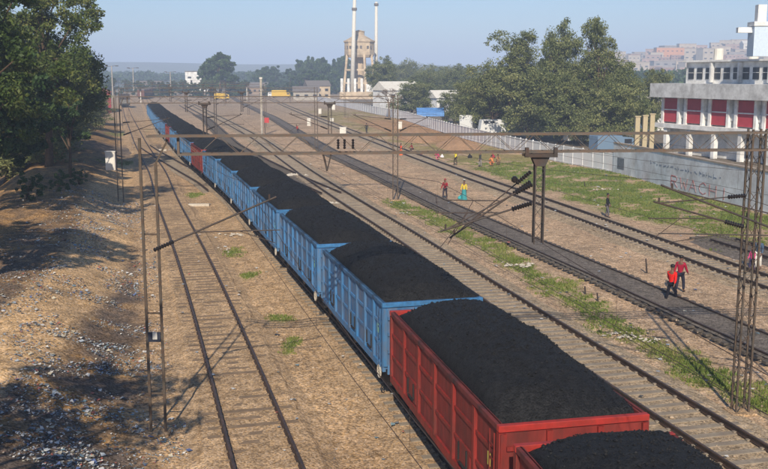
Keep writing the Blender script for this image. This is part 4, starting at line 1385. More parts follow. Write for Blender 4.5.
def person(x_, y_, rz, label, H_=1.68, top=(.6, .02, .02), bottom=(.03, .03, .05), stride=.28, arms=(.25, -.2), skirt=False, crouch=False, longsleeve=True, scarf=None, z0=None, group=None, bend=0.0, carry=None):
    r_ = empty('person', (x_, y_, z0 if z0 is not None else gz(x_, y_)), rz)
    tag(r_, label, 'person', group)
    r_.scale = (H_ / 1.7,) * 3
    hipz = .50 if crouch else .90
    fw = bend
    pel = (0, -.12 if crouch else 0, hipz + .03); sp_ = (0, pel[1] + fw * .35 + (.1 if crouch else 0), hipz + .24)
    ch = (0, sp_[1] + fw * .5 + (.08 if crouch else 0), hipz + .45 - abs(fw) * .1); nk = (0, ch[1] + fw * .25 + .01, ch[2] + .15)
    hd = (0, nk[1] + .02 + fw * .2, nk[2] + .12); hc = (0, hd[1] + .005, hd[2] + .07)
    J = [(pel, (.13, .10)), (sp_, (.12, .09)), (ch, (.15, .10)), (nk, .05), (hd, (.085, .095)), (hc, (.098, .112)), ((0, hc[1] + .0, hc[2] + .05), .07), ((0, hd[1] + .115, hd[2] + .03), .014)]
    E_ = [(0, 1), (1, 2), (2, 3), (3, 4), (4, 5), (5, 6), (4, 7)]
    legj = {}; armj = {}
    for sg in (-1, 1):
        st_ = stride * sg
        hip = (sg * .095, pel[1], hipz)
        if crouch:
            kn = (sg * .16, pel[1] + .42, .52); an = (sg * .13, pel[1] + .14, .09)
        else:
            kn = (sg * .10, st_ * .55 + .04, .49 + .01 * abs(st_)); an = (sg * .09, st_, .09 + (.06 if st_ < 0 else 0))
        toe = (sg * .10, an[1] + .17, .035 + (.01 if st_ < 0 else 0))
        i = len(J)
        J += [(hip, .088), (kn, .058), (an, .038), (toe, .033)]
        E_ += [(0, i), (i, i + 1), (i + 1, i + 2), (i + 2, i + 3)]
        legj[sg] = (hip, kn, an, toe)
        sw = arms[0] if sg < 0 else arms[1]
        sh = (sg * .185, ch[1], ch[2] + .045)
        el = (sg * .24, ch[1] + sw * .5, ch[2] - .235); wr_ = (sg * .245, ch[1] + sw * 1.15 + .04, ch[2] - .46 + abs(sw) * .18)
        if crouch: el = (sg * .25, ch[1] + .2, ch[2] - .16); wr_ = (sg * .12, ch[1] + .38, ch[2] - .3)
        if carry == sg: el = (sg * .26, ch[1] + .08, ch[2] - .2); wr_ = (sg * .16, ch[1] + .28, ch[2] - .12)
        i = len(J)
        dv = (Vector(wr_) - Vector(el)).normalized()
        pm_ = Vector(wr_) + dv * .075
        J += [(sh, .055), (el, .04), (wr_, .027), (tuple(pm_), (.036, .018))]
        E_ += [(2, i), (i, i + 1), (i + 1, i + 2), (i + 2, i + 3)]
        side = Vector((0, 1, 0)) if abs(dv.y) < .8 else Vector((0, 0, 1))
        side = (side - dv * side.dot(dv)).normalized()
        for f_, (of, ln) in enumerate(((-.028, .055), (-.010, .068), (.009, .072), (.027, .062))):
            q0 = pm_ + side * of + dv * .012; q1 = q0 + dv * ln * .55 + Vector((-sg * .008, 0, 0)); q2 = q1 + dv * ln * .45 + Vector((-sg * .02, 0, 0))
            k_ = len(J); J += [(tuple(q0), .0095), (tuple(q1), .0085), (tuple(q2), .007)]; E_ += [(i + 3, k_), (k_, k_ + 1), (k_ + 1, k_ + 2)]
        q0 = Vector(wr_) + dv * .03 + side * .035; q1 = q0 + dv * .035 + side * .02
        k_ = len(J); J += [(tuple(q0), .011), (tuple(q1), .009)]; E_ += [(i + 2, k_), (k_, k_ + 1)]
        armj[sg] = (sh, el, wr_)
    skin_mesh('body', J, E_, M['skin'], r_, 1)
    # shirt
    hem = (0, pel[1], pel[2] - .06)
    J = [(hem, (.155, .125)), (sp_, (.14, .112)), (ch, (.165, .12)), ((0, nk[1] - .005, nk[2] - .055), .075)]
    E_ = [(0, 1), (1, 2), (2, 3)]
    for sg in (-1, 1):
        sh, el, wr_ = armj[sg]; i = len(J)
        J += [(sh, .075), (el, .058)]; E_ += [(2, i), (i, i + 1)]
        if longsleeve: J.append((tuple(Vector(el).lerp(Vector(wr_), .93)), .042)); E_.append((i + 1, i + 2))
    skin_mesh('shirt', J, E_, cloth(top), r_, 1)
    if skirt:
        zb = .06; n_ = 20; mb = MB(); vs = []; fs = []
        lv = [(.17, pel[2] + .05), (.2, pel[2] - .15), (.23, pel[2] * .5), (.27, .2), (.29, zb)]
        for r0, z_ in lv:
            for k in range(n_):
                a = 2 * math.pi * k / n_; rr_ = r0 * (1 + .07 * math.sin(5 * a + z_ * 3))
                vs.append((rr_ * math.cos(a), pel[1] * (1 if z_ > .3 else .5) + rr_ * .85 * math.sin(a), z_))
        for i in range(len(lv) - 1):
            for k in range(n_): fs.append((i * n_ + k, (i + 1) * n_ + k, (i + 1) * n_ + (k + 1) % n_, i * n_ + (k + 1) % n_))
        mb.add(vs, fs); mb.build('skirt', cloth(bottom), r_, smooth_=True)
    else:
        J = [((0, pel[1], pel[2] + .02), (.15, .118))]; E_ = []
        for sg in (-1, 1):
            hip, kn, an, toe = legj[sg]; i = len(J)
            J += [(hip, .105), (kn, .08), ((an[0], an[1] - .005, an[2] + .03), .066)]; E_ += [(0, i), (i, i + 1), (i + 1, i + 2)]
        skin_mesh('trousers', J, E_, cloth(bottom), r_, 1)
    for sg in (-1, 1):
        hip, kn, an, toe = legj[sg]
        skin_mesh('shoe', [((an[0], an[1] - .05, max(.04, an[2] - .045)), .042), ((an[0], an[1] + .06, max(.04, an[2] - .05)), (.046, .035)), (toe, (.042, .025))], [(0, 1), (1, 2)], M['hair'], r_, 1)
    J = [((0, hc[1] - .04, hc[2] - .07), .085), ((0, hc[1] - .035, hc[2] + .0), (.115, .105)), ((0, hc[1] + .0, hc[2] + .05), (.112, .10)), ((0, hc[1] + .03, hc[2] + .075), (.085, .06))]
    skin_mesh('scarf' if scarf else 'hair', J, [(0, 1), (1, 2), (2, 3)], cloth(scarf) if scarf else M['hair'], r_, 1)
    return r_


def pg(u, v): return P(u, v, GZ)


RD = .22   # heading of the tracks
x_, y_ = P(671, 298, -.1)
person(x_, y_, -.8, 'person in a bright red shirt and black trousers walking on the dark track', 1.72, (.70, .02, .015), (.012, .012, .018), .3)
x_, y_ = pg(679.5, 292.5)
person(x_, y_, -.7, 'person in a dark crimson top close behind the one in bright red', 1.76, (.33, .015, .04), (.03, .03, .05), .22, (-.15, .2))
x_, y_ = pg(607, 217)
person(x_, y_, -2.0, 'person in a black jacket and grey trousers standing alone beside the far right track', 1.74, (.018, .02, .02), (.13, .12, .13), .12, (.1, .1))
x_, y_ = pg(757.5, 270)
person(x_, y_, 2.4, 'person in a blue-grey jacket and white trousers behind the right lattice mast', 1.74, (.07, .11, .17), (.65, .62, .56), .12, (.15, .1))
x_, y_ = pg(751.5, 272.5)
person(x_, y_, 2.0, 'child in a pink top walking behind the right lattice mast', 1.32, (.62, .08, .22), (.05, .04, .08), .14, (.1, .1))
x_, y_ = pg(445, 199)
person(x_, y_, 2.6, 'woman in a dark red top with a pink bundle beside the dark track', 1.68, (.28, .02, .03), (.05, .04, .05), .2, (.3, .2), carry=-1, scarf=(.25, .02, .03))
x_, y_ = pg(464, 200)
person(x_, y_, 2.9, 'person in a yellow top and teal skirt right of the woman in dark red', 1.62, (.6, .46, .06), (.05, .26, .28), .1, (.1, .2), skirt=True)
GP = 'people gathered near the earth mounds'
x_, y_ = pg(455.5, 165)
person(x_, y_, 2.2, 'person in a yellow shirt and dark trousers by the far right track', 1.66, (.75, .6, .05), (.09, .07, .05), .15, group=GP)
x_, y_ = pg(480, 167)
person(x_, y_, -1.2, 'person in a dark top and grey trousers standing on the dry grass', 1.7, (.04, .05, .05), (.25, .22, .22), .1, group=GP)
x_, y_ = pg(438, 160)
person(x_, y_, 1.0, 'crouching person in magenta and white beside the far right track', 1.6, (.6, .05, .16), (.6, .2, .25), crouch=True, group=GP)
x_, y_ = pg(401, 156)
person(x_, y_, 2.0, 'person in an orange and red dress beside the second portal mast', 1.62, (.75, .10, .04), (.75, .16, .06), .1, skirt=True, group=GP)
x_, y_ = pg(412, 152)
person(x_, y_, 1.4, 'crouching person in dark red right of the second portal mast', 1.6, (.25, .03, .04), (.08, .05, .05), crouch=True, group=GP)
x_, y_ = pg(492, 166)
person(x_, y_, .6, 'crouching person in orange on the dry grass', 1.6, (.7, .25, .08), (.6, .2, .08), crouch=True, group=GP)
x_, y_ = pg(497.5, 165)
person(x_, y_, 3.6, 'crouching person in light brown on the dry grass', 1.6, (.4, .22, .1), (.3, .18, .1), crouch=True, group=GP)
x_, y_ = pg(366.5, 133)
person(x_, y_, .3, 'person in dark clothes standing alone near the white cabinet beyond the beam', 1.75, (.025, .03, .028), (.03, .03, .035), .1)
x_, y_ = pg(298, 134)
person(x_, y_, 2.4, 'person in red bending beside the dark track in the far middle of the yard', 1.65, (.5, .05, .04), (.06, .05, .06), .1, bend=.25)
for (u, v, tp, lb) in ((91, 136, (.05, .06, .09), 'person in dark clothes by the far path beside the left trees'), (102, 133, (.04, .05, .06), 'person in a dark jacket standing right of another on the far path')):
    x_, y_ = P(u, v, GZ)
    person(x_, y_, 2.5, lb, 1.72, tp, (.05, .05, .06), .15)

# white bundle, bags near the group
for (u, v, sz, cc_, lb) in ((460, 199, .36, (.06, .42, .45), 'teal bag beside the person in yellow and teal'), (470, 158, .5, (.02, .02, .025), 'black sack lying on the dry grass among the people'), (493, 158, .5, (.3, .04, .05), 'dark red sack lying at the right of the group'), (442, 158, .45, (.75, .7, .7), 'white sack beside the crouching person in magenta'), (420, 155, .5, (.16, .05, .05), 'dark brown sack on the ground left of the crouching people')):
    x_, y_ = pg(u, v)
    o = MB().lathe([(sz * .5, 0), (sz * .62, sz * .2), (sz * .5, sz * .6), (sz * .22, sz * .85), (sz * .12, sz * .95), (sz * .2, sz * 1.08)], n=12).build('sack', cloth(cc_), smooth_=True, loc=(x_, y_, gz(x_, y_)))
    o.rotation_euler = (.15, .1, u); tag(o, lb, 'sack')

# ------------------------------------------------------------------ small things in the yard
def slab(u, v, L_, w_, h_, rz, lb, m_='slab', z=None):
    x_, y_ = P(u, v, GZ)
    mb = MB(); mb.box((0, 0, h_ / 2), (L_, w_, h_)); o = mb.build('concrete_slab', M[m_], loc=(x_, y_, gz(x_, y_) - .02), bevel=.02)
    o.rotation_euler = (random.uniform(-.03, .03), random.uniform(-.04, .04), rz); tag(o, lb, 'slab')


slab(199, 206, 1.7, .3, .22, .02, 'long white concrete slab lying between the left track and the train')
slab(163, 151, 1.1, .35, .3, .02, 'short white slab near the turnout in the distance')
slab(337, 208 - 4, .5, .4, .3, .5, 'small pale block lying right of the train') if False else None


def rockpile(u, v, n_, spread, sz, lb, col='slab', name='rubble_heap'):
    x_, y_ = P(u, v, GZ); mb = MB()
    for _ in range(n_):
        a, b_ = random.gauss(0, spread), random.gauss(0, spread * .7); s_ = sz * random.uniform(.5, 1.3)
        mb.add([(a + p[0] * s_ * random.uniform(.7, 1.3), b_ + p[1] * s_ * random.uniform(.7, 1.3), p[2] * s_ * .7 + .05) for p in ico], icf)
    o = mb.build(name, M[col], loc=(x_, y_, gz(x_, y_))); tag(o, lb, 'rubble', kind='stuff')


rockpile(290, 176, 16, .7, .32, 'pale rubble heap right of the train in the middle distance')
rockpile(337.5, 204, 16, .42, .22, 'pale rubble heap right of the train, nearer of the two')
rockpile(237, 235, 24, .40, .13, 'white rubble scattered left of the blue wagons')
rockpile(222, 250, 14, .5, .09, 'small white stones scattered left of the blue wagons, nearer the track')
rockpile(518, 266, 30, .5, .13, 'pale rubble beside the grass strip right of the sleepered track')
rockpile(624, 336, 26, .45, .09, 'grey rubble in the grass strip near the portal shadow')
rockpile(648, 341, 20, .3, .07, 'grey stones in the grass strip, right of the rubble')
rockpile(600, 190, 12, .9, .12, 'pale stones lying on the big grass patch')
rockpile(404, 216 - 2, 10, .3, .10, 'few pale stones between the first two right tracks')


def cabinet(u, vb, vt, w_, lb, m_='white', z0=GZ):
    x_, y_ = P(u, vb, z0); zt = A(u, vt, y_)[1]
    r_ = empty('relay_cabinet', (x_, y_, z0)); tag(r_, lb, 'cabinet', 'white lineside cabinets')
    h_ = zt - z0
    MB().box((0, 0, h_ / 2), (w_, w_ * .7, h_)).build('case', M[m_], r_, bevel=.02)
    MB().box((0, 0, h_ + .04), (w_ * 1.12, w_ * .8, .08)).build('lid', M[m_], r_)
    MB().box((0, -w_ * .36, h_ * .5), (w_ * .82, .03, h_ * .82)).build('door', M[m_], r_)


cabinet(111.5, 170, 152, .95, 'white cabinet standing on the left bank beside the masts', z0=.95)
cabinet(343, 134, 127.5, 1.15, 'white cabinet seen just above the near beam, left of the person in dark')
cabinet(309, 126, 118.5, .75, 'white cabinet beside the dark track in the far yard')
cabinet(333.5, 110, 104, 1.0, 'white cabinet below the far fence end')
cabinet(320, 114, 109, .8, 'white cabinet right of the drop arm of the second portal')
cabinet(400, 129, 122, .8, 'white cabinet right behind the second portal mast')
cabinet(93, 125, 117, 1.0, 'white cabinet below the left trees in the distance')
cabinet(332, 121.5, 118.5, .8, 'small low white cabinet on the dry ground before the fence')
# short posts beside tracks
for (u, v, h_, lb) in ((647, 273, .8, 'short leaning grey post left of the couple in red'), (585.5, 294, .4, 'tiny dark marker post in the grass edge, left one'), (598, 301, .4, 'tiny dark marker post in the grass edge, right one'), (437, 206, 1.0, 'thin marker post beside the dark track'), (585, 187, .5, 'small dark stump on the big grass patch')):
    x_, y_ = P(u, v, GZ)
    o = MB().tube([(0, 0, -.05), (-.12 * h_, 0, h_)], [.05, .04], 6).build('marker_post', M['dark_steel'], loc=(x_, y_, gz(x_, y_))); tag(o, lb, 'post', 'short posts beside the tracks')

# point rodding / signal wires right of the sleepered track
for e, lb in ((2.6, 'thin black signal wire along the gravel, nearer the sleepered track'), (3.5, 'thin black signal wire along the gravel, farther from the sleepered track')):
    pts = []
    for s_ in np.arange(T3.s_of_y(14), T3.s_of_y(110), 1.5):
        x_, y_, a = T3.at(s_); pts.append((x_ + e * math.cos(a), y_ - e * math.sin(a), GZ + .16 + .03 * math.sin(s_)))
    o = MB().tube(pts, .012, 4).build('signal_wire', M['dark_steel']); tag(o, lb, 'signal wire', 'signal wires along the gravel')

# ------------------------------------------------------------------ trees
def leaf_cloud(centers, radii, per, size, seed, flat=.75):
    r_ = np.random.RandomState(seed)
    n_ = len(centers)
    C = np.repeat(np.array(centers), per, 0); Rr = np.repeat(np.array(radii), per)[:, None]
    d = r_.normal(size=(n_ * per, 3)); d /= np.linalg.norm(d, axis=1)[:, None]
    rad = r_.rand(n_ * per, 1) ** .45
    pos = C + d * rad * Rr * np.array([1, 1, flat])
    nrm = d * .6 + r_.normal(size=d.shape) * .7 + np.array([0, 0, .35]); nrm /= np.linalg.norm(nrm, axis=1)[:, None]
    t_ = np.cross(nrm, r_.normal(size=d.shape)); t_ /= np.linalg.norm(t_, axis=1)[:, None]
    b_ = np.cross(nrm, t_)
    s_ = size * (.55 + .9 * r_.rand(n_ * per, 1))
    v0 = pos - t_ * s_; v1 = pos + b_ * s_ * .5; v2 = pos + t_ * s_; v3 = pos - b_ * s_ * .5
    V = np.stack([v0, v1, v2, v3], 1).reshape(-1, 3)
    return V


def make_tree(label, h_, r_, leafm, barkm, seed, ncl=90, per=110, size=.22, base=.3, gap=.0, squash=1.0, trunk_r=.35, lean=0, name='tree', lobes=5, fl=1.0):
    rr = np.random.RandomState(seed)
    root = empty(name); 
    if label: tag(root, label, 'tree')
    cz = h_ * (base + 1) / 2; hz = h_ * (1 - base) / 2
    lob = []
    for k in range(lobes):
        a = rr.uniform(0, 6.28); q_ = rr.uniform(.25, .62)
        lob.append((r_ * q_ * math.cos(a), r_ * q_ * math.sin(a), cz + hz * rr.uniform(-.65, .62), r_ * rr.uniform(.38, .6)))
    lob.append((0, 0, cz + hz * .45, r_ * .5)); lob.append((0, 0, cz - hz * .1, r_ * .6))
    cs = []; rs = []
    while len(cs) < ncl:
        L_ = lob[rr.randint(len(lob))]
        d = rr.normal(size=3); d /= np.linalg.norm(d); q_ = rr.uniform(.55, 1.08)
        p = np.array([L_[0] + d[0] * L_[3] * q_, L_[1] + d[1] * L_[3] * q_, L_[2] + d[2] * L_[3] * q_ * squash])
        if p[2] < h_ * base * .8: continue
        cs.append(p); rs.append(r_ * rr.uniform(.07, .17) * fl)
    V = leaf_cloud(cs, rs, per, size, seed)
    n4 = len(V) // 4
    me = np_mesh('crown', V, np.arange(n4 * 4), 4, M[leafm])
    o = bpy.data.objects.new('crown', me); COL.objects.link(o); o.parent = root
    mb = MB()
    tp = Vector((lean * .5, 0, cz - hz * .1)); mid = Vector((lean * .15 + rr.uniform(-.2, .2), rr.uniform(-.2, .2), h_ * base * .7))
    mb.tube([(0, 0, -.3), (0, 0, .4), mid, tp, Vector((lean, 0, cz + hz * .35))], [trunk_r * 1.35, trunk_r, trunk_r * .8, trunk_r * .45, trunk_r * .1], 9)
    for k in range(min(22, ncl // 3)):
        c_ = Vector(cs[rr.randint(len(cs))]); st = mid.lerp(tp, rr.uniform(0, .95)); m_ = st.lerp(c_, .5) + Vector((0, 0, rr.uniform(-.1, .5)))
        mb.tube([st, m_, c_], [trunk_r * .32, trunk_r * .2, trunk_r * .05], 5)
    mb.build('trunk', M[barkm], root, smooth_=True)
    return root


def put(root, x_, y_, rz=0.0, sc=1.0, z=None):
    root.location = (x_, y_, (gz(x_, y_) if z is None else z)); root.rotation_euler = (0, 0, rz); root.scale = (sc,) * 3 if not isinstance(sc, tuple) else sc
    return root


# left bank trees
LT = 'trees on the left bank'
tA = make_tree('tall tree with reddish bare trunk standing on the left bank, yellow-green at its right edge', 21, 7.2, 'leaf_warm', 'bark', 1, 300, 190, .155, base=.24, trunk_r=.42, lobes=10)
put(tA, -33.6, 96.6); tA['group'] = LT
tB = make_tree('small dark round tree on the left bank in front of the tall trunk', 7.2, 2.6, 'leaf_deep', 'bark', 2, 46, 110, .14, base=.42, trunk_r=.16)
put(tB, *P(71, 188, 0)); tB['group'] = LT
tC = make_tree('dense dark tree left of the tall reddish trunk, on the slope', 19, 6.5, 'leaf_deep', 'bark', 3, 220, 140, .2, base=.12, trunk_r=.4, lobes=8)
put(tC, -32.0, 77); tC['group'] = LT
tD = make_tree('tall dark tree filling the upper left corner', 19, 6.6, 'leaf_warm', 'bark', 4, 280, 190, .135, base=.30, trunk_r=.38, lobes=9)
put(tD, -26.4, 60); tD['group'] = LT
tE = make_tree('near tree at the left edge with large drooping pale leaves', 15, 4.6, 'leaf_green', 'bark', 5, 110, 70, .17, base=.38, trunk_r=.28, fl=1.2)
tS = make_tree('tree left of the frame whose thin crown dapples the littered bank', 13, 4.4, 'leaf_green', 'bark', 6, 60, 45, .16, base=.4, trunk_r=.22, fl=1.3)
put(tS, -10.4, 12.5); tS['group'] = LT
put(tE, -18.2, 35); tE['group'] = LT
tF = copy_tree(tA, (-47, 122, gz(-47, 122)), 2.1, 'tree behind the tall reddish trunk, farther along the left bank'); tF.scale = (1.0, 1.0, .85)
tG = copy_tree(tC, (-42, 112, gz(-42, 112)), 1.1, 'dark tree deep in the left grove between the big trunks')
tH = copy_tree(tC, (-54, 168, gz(-54, 168)), 3.1, 'farthest tree of the left grove, above the dark path people'); tH.scale = (.8, .8, .62)
# trees outside the left edge whose shade falls on the bank
for i, (x_, y_, src, sc, lb) in enumerate(((-16.5, 14, tS, 1.0, 'thin-crowned tree beside the viewpoint, farther from the rails'), (-22.5, 27, tS, 1.1, 'tree left of the frame whose shade crosses the sandy path'), (-23, 43, tC, .62, 'slope tree just left of the frame below the big dark tree'), (-8.2, 5.0, tS, .8, 'low tree close to the viewpoint at the far lower left'))):
    t_ = copy_tree(src, (x_, y_, gz(x_, y_)), 1.3 + i * 2.2, lb); t_.scale = (sc,) * 3; t_['group'] = LT
# low shrub strip along the bank
for i, (u, v, sc, lb) in enumerate(((60, 205, 1, 'dark low shrub on the bank right of the small tree'), (30, 215, 1.2, 'dark low shrub at the foot of the left slope'), (80, 196, .8, 'little dark shrub beside the dirt path'), (12, 170, 1.5, 'shadowed shrub below the left trees'))):
    if i == 0: sh = make_tree(lb, 1.5, 1.4, 'leaf_deep', 'bark', 9, 30, 70, .07, base=.05, trunk_r=.05, name='shrub'); sh['category'] = 'shrub'; q_ = sh
    else: q_ = copy_tree(sh, label=lb)
    put(q_, *P(u, v, 0), i * 1.0, sc); q_['group'] = 'shrubs on the left bank'

# big trees behind the fence on the right
G1 = make_tree(None, 19, 8.0, 'leaf_green', 'bark', 21, 300, 100, .21, base=.06, trunk_r=.5, lobes=10, fl=1.45)
G2 = make_tree(None, 22, 7.0, 'leaf_green', 'bark', 22, 280, 100, .21, base=.08, trunk_r=.5, lobes=10, fl=1.45)
G3 = make_tree(None, 13, 6.5, 'leaf_green', 'bark', 23, 240, 100, .19, base=.03, trunk_r=.35, lobes=8, fl=1.4)
G4 = make_tree(None, 23, 5.0, 'leaf_green', 'bark', 24, 150, 60, .2, base=.42, trunk_r=.4, lobes=7, fl=1.7)
trc = {id(g): treeof(g) for g in (G1, G2, G3, G4)}
used = set()


def plant(g, u, vtop, Y_, lb, group='large trees behind the fence', hh=None, wide=None, rz=0.0):
    """tree at photo column u, distance Y_, top at row vtop"""
    X_, zt = A(u, vtop, Y_)
    gzz = gz(X_, Y_); hg = {id(G1): 19, id(G2): 22, id(G3): 13, id(G4): 23}.get(id(g), hh)
    sc = (zt - gzz) / (hg * .97)
    if id(g) in used: t_ = copy_tree(g, label=lb, tree=trc[id(g)])
    else: t_ = g; used.add(id(g)); t_['label'] = lb
    t_['category'] = 'tree'; t_['group'] = group
    w_ = sc if wide is None else wide
    t_.location = (X_, Y_, gzz); t_.rotation_euler = (0, 0, rz); t_.scale = (w_, w_, sc)
    return t_


plant(G1, 494, 60, 172, 'broad olive tree at the left of the big clump, with a dip above it', wide=.78)
plant(G4, 511, 32, 170, 'thin-crowned tree rising above the left of the big clump', rz=.5, wide=.9)
plant(G2, 559, 14, 165, 'tallest tree in the middle of the big clump', rz=1.0, wide=.66)
plant(G1, 588, 50, 155, 'broad tree right of the tallest one in the big clump', rz=2.0, wide=.72)
plant(G4, 600, 20, 150, 'airy tree top standing out at the right of the tallest tree', rz=2.2, wide=.62)
plant(G1, 532, 52, 178, 'leafy tree filling the dip left of the tallest tree', rz=5.2, wide=.6)
plant(G3, 530, 66, 160, 'low bushy tree at the front of the big clump, above the parked vans', rz=.3, wide=1.05)
plant(G1, 622, 56, 150, 'round olive tree at the right end of the big clump', rz=4.0, wide=.62)
plant(G3, 570, 72, 150, 'low spreading tree in front below the tallest one', rz=3.3, wide=1.0)
plant(G3, 478, 78, 185, 'low dark tree at the left foot of the big clump', rz=5, wide=.9)
plant(G3, 612, 82, 142, 'low dark tree over the slate blue truck', rz=1.8, wide=.8)
plant(G3, 655, 68, 175, 'dark tree peeping out between the clump and the building', rz=2.5, wide=.6)
plant(G3, 455, 90, 215, 'bushy small tree between the blue stall and the big clump', rz=.9, wide=.8)
for u, vt, Y_, w_, lb in ((3, 96, 100, 1.2, 'shaded bushy tree low at the left edge behind the trunks'), (32, 102, 118, 1.1, 'shaded bushy tree behind the tall reddish trunk'), (64, 98, 150, 1.0, 'shaded bushy tree right of the tall reddish trunk, beyond the path'), (84, 92, 200, 1.1, 'low tree before the maroon shed at the right end of the left grove')):
    plant(G3, u, vt, Y_, lb, LT, rz=u, wide=w_)
# around the water tower
plant(G2, 381, 54, 330, 'deep green tree right of the water tower', 'trees around the water tower', rz=.4, wide=.9)
plant(G3, 412, 80, 250, 'bright green tree right of the bare brown one', 'trees around the water tower', rz=1.4, wide=1.0)
plant(G1, 405, 59, 420, 'hazy round tree behind the white roof', 'trees around the water tower', rz=2.4, wide=1.0)
plant(G1, 430, 64, 400, 'hazy dark tree left of the big clump', 'trees around the water tower', rz=3.4, wide=1.1)
plant(G1, 452, 66, 360, 'hazy tree just left of the big clump, second from it', 'trees around the water tower', rz=4.4, wide=1.0)
plant(G3, 436, 84, 290, 'shaded low tree above the blue stall', 'trees around the water tower', rz=2.9, wide=1.3)
plant(G3, 468, 72, 300, 'hazy bush tree touching the left of the big clump', 'trees around the water tower', rz=3.9, wide=1.4)
plant(G1, 421, 70, 310, 'leafy tree above the stall roof, left of the hazy ones', 'trees around the water tower', rz=1.9, wide=1.0)
plant(G2, 466, 62, 320, 'taller tree joining the hazy trees to the big clump', 'trees around the water tower', rz=3.1, wide=1.1)
plant(G1, 442, 70, 330, 'round green tree between the stall and the hazy trees', 'trees around the water tower', rz=.2, wide=1.0)
# bare brown tree
rr = np.random.RandomState(5)
br = empty('bare_tree'); X_, Y_ = A(389, 100, 240)[0], 240.0
tag(br, 'leafless brown tree in front of the white roof right of the water tower', 'tree')
mb = MB()
def twig(p, d, L_, r_, dep):
    q_ = p + d * L_; mb.tube([p, p.lerp(q_, .5) + Vector(rr.normal(size=3) * L_ * .05), q_], [r_, r_ * .8, r_ * .6], 4, cap=False)
    if dep == 0: return
    for _ in range(3 if dep > 1 else 4):
        nd = (d + Vector(rr.normal(size=3) * .55)).normalized(); nd.z = abs(nd.z) * .8 + .15; twig(q_, nd.normalized(), L_ * .72, r_ * .6, dep - 1)
twig(Vector((0, 0, -.2)), Vector((0, 0, 1)), 2.6, .3, 5)
mb.build('trunk', M['bark_pale'], br); br.location = (X_, Y_, GZ); br.scale = (.95, .95, 1.0)

# far tree rows
FAR1 = make_tree(None, 20, 10, 'leaf_deep', 'bark', 31, 90, 110, .8, base=.08, trunk_r=.6, lobes=8)
FAR2 = make_tree(None, 16, 8, 'leaf_deep', 'bark', 32, 80, 90, .8, base=.05, trunk_r=.6, lobes=8)
trc[id(FAR1)] = treeof(FAR1); trc[id(FAR2)] = treeof(FAR2)
plant(FAR1, 219, 53, 480, 'big round hazy tree standing alone above the far end of the yard', 'hazy trees in the distance', hh=20, wide=1.3)
plant(FAR1, 205, 62, 500, 'smaller hazy crown at the left foot of the big round tree', 'hazy trees in the distance', hh=20, wide=.6)
far = [(262, 68, 620), (276, 66, 640), (290, 69, 600), (299, 60, 640), (311, 57, 620), (322, 58, 600), (334, 59, 620), (345, 56, 640), (330, 64, 560), (305, 70, 540), (318, 76, 480)]
names = ['leftmost tree of the hazy row left of the water tower', 'second from the left in the hazy tree row', 'low third tree of the hazy tree row', 'tree where the hazy row starts to rise', 'tall tree in the middle of the hazy row', 'tree right of the tallest in the hazy row', 'tree of the hazy row close left of the water tower', 'tree of the hazy row right behind the water tower', 'lower nearer tree in front of the hazy row', 'low hazy bush tree before the row centre', 'lowest nearest bush tree before the hazy row']
for k, ((u, vt, Y_), lb) in enumerate(zip(far, names)):
    plant(FAR1 if k % 2 else FAR2, u, vt, Y_, lb, 'hazy trees in the distance', hh=20 if k % 2 else 16, wide=1.0, rz=k * 1.3)
# far-off woods that read as one mass
mats_ = []
V = []
for k in range(520):
    side = k % 4
    if side == 0: u = rng.uniform(90, 260); Y_ = rng.uniform(900, 1700); vt = rng.uniform(70, 76)
    elif side == 1: u = rng.uniform(330, 520); Y_ = rng.uniform(600, 1300); vt = rng.uniform(64, 73)
    elif side == 2: u = rng.uniform(240, 400); Y_ = rng.uniform(700, 1200); vt = rng.uniform(70, 76)
    else: u = rng.uniform(600, 720); Y_ = rng.uniform(420, 900); vt = rng.uniform(68, 76)
    X_, zt = A(u, vt, Y_); g0 = gz(X_, Y_); zt = max(zt, g0 + 5)
    c_ = [(X_ + rng.normal() * 5, Y_ + rng.normal() * 5, g0 + (zt - g0) * rng.uniform(.35, .85)) for _ in range(7)]
    V.append(leaf_cloud(c_, [4.2] * 7, 34, 1.5, 1000 + k, .6))
V = np.concatenate(V)
o = bpy.data.objects.new('distant_woods', np_mesh('distant_woods', V, np.arange(len(V)), 4, M['leaf_deep'])); COL.objects.link(o)
tag(o, 'far hazy woodland along the horizon', 'woods', kind='stuff')

# ------------------------------------------------------------------ water tower, chimneys
X_ = A(359.5, 80, 460)[0]; Y_ = 460.0
zz = lambda v: A(359, v, Y_)[1] - GZ
wt = empty('water_tower', (X_, Y_, GZ)); tag(wt, 'tan concrete water tower on splayed legs with windowed tank', 'water tower')
z1, z2, z3 = zz(55), zz(41), zz(36)
for k in range(8):
    a = math.pi / 8 + k * math.pi / 4
    MB().bar((8.3 * math.cos(a), 8.3 * math.sin(a), 0), (6.2 * math.cos(a), 6.2 * math.sin(a), z1), 1.0, 1.0).build('leg', M['tan_conc'], wt)
for v in (83, 70):
    z_ = zz(v); r0 = 8.3 - 2.1 * z_ / z1
    pts = [(r0 * math.cos(math.pi / 8 + k * math.pi / 4), r0 * math.sin(math.pi / 8 + k * math.pi / 4), z_) for k in range(9)]
    mb = MB()
    for a, b_ in zip(pts[:-1], pts[1:]): mb.bar(a, b_, .7, .8)
    mb.build('ring_beam', M['tan_conc'], wt)
MB().lathe([(2.2, 0), (2.2, z1)], n=12).build('shaft', M['tan_conc'], wt)
mb = MB().lathe([(6.3, z1 - 1.2), (7.0, z1), (7.0, z2 - .8), (7.4, z2 - .6), (7.4, z2), (6.6, z2 + .3), (2.5, z3 + .2)], n=8); mb.build('tank', M['tan_conc'], wt)
MB().lathe([(2.4, z3 - .6), (2.4, zz(32)), (2.8, zz(31.5)), (.3, zz(30))], n=12).build('cap', M['tan_conc'], wt)
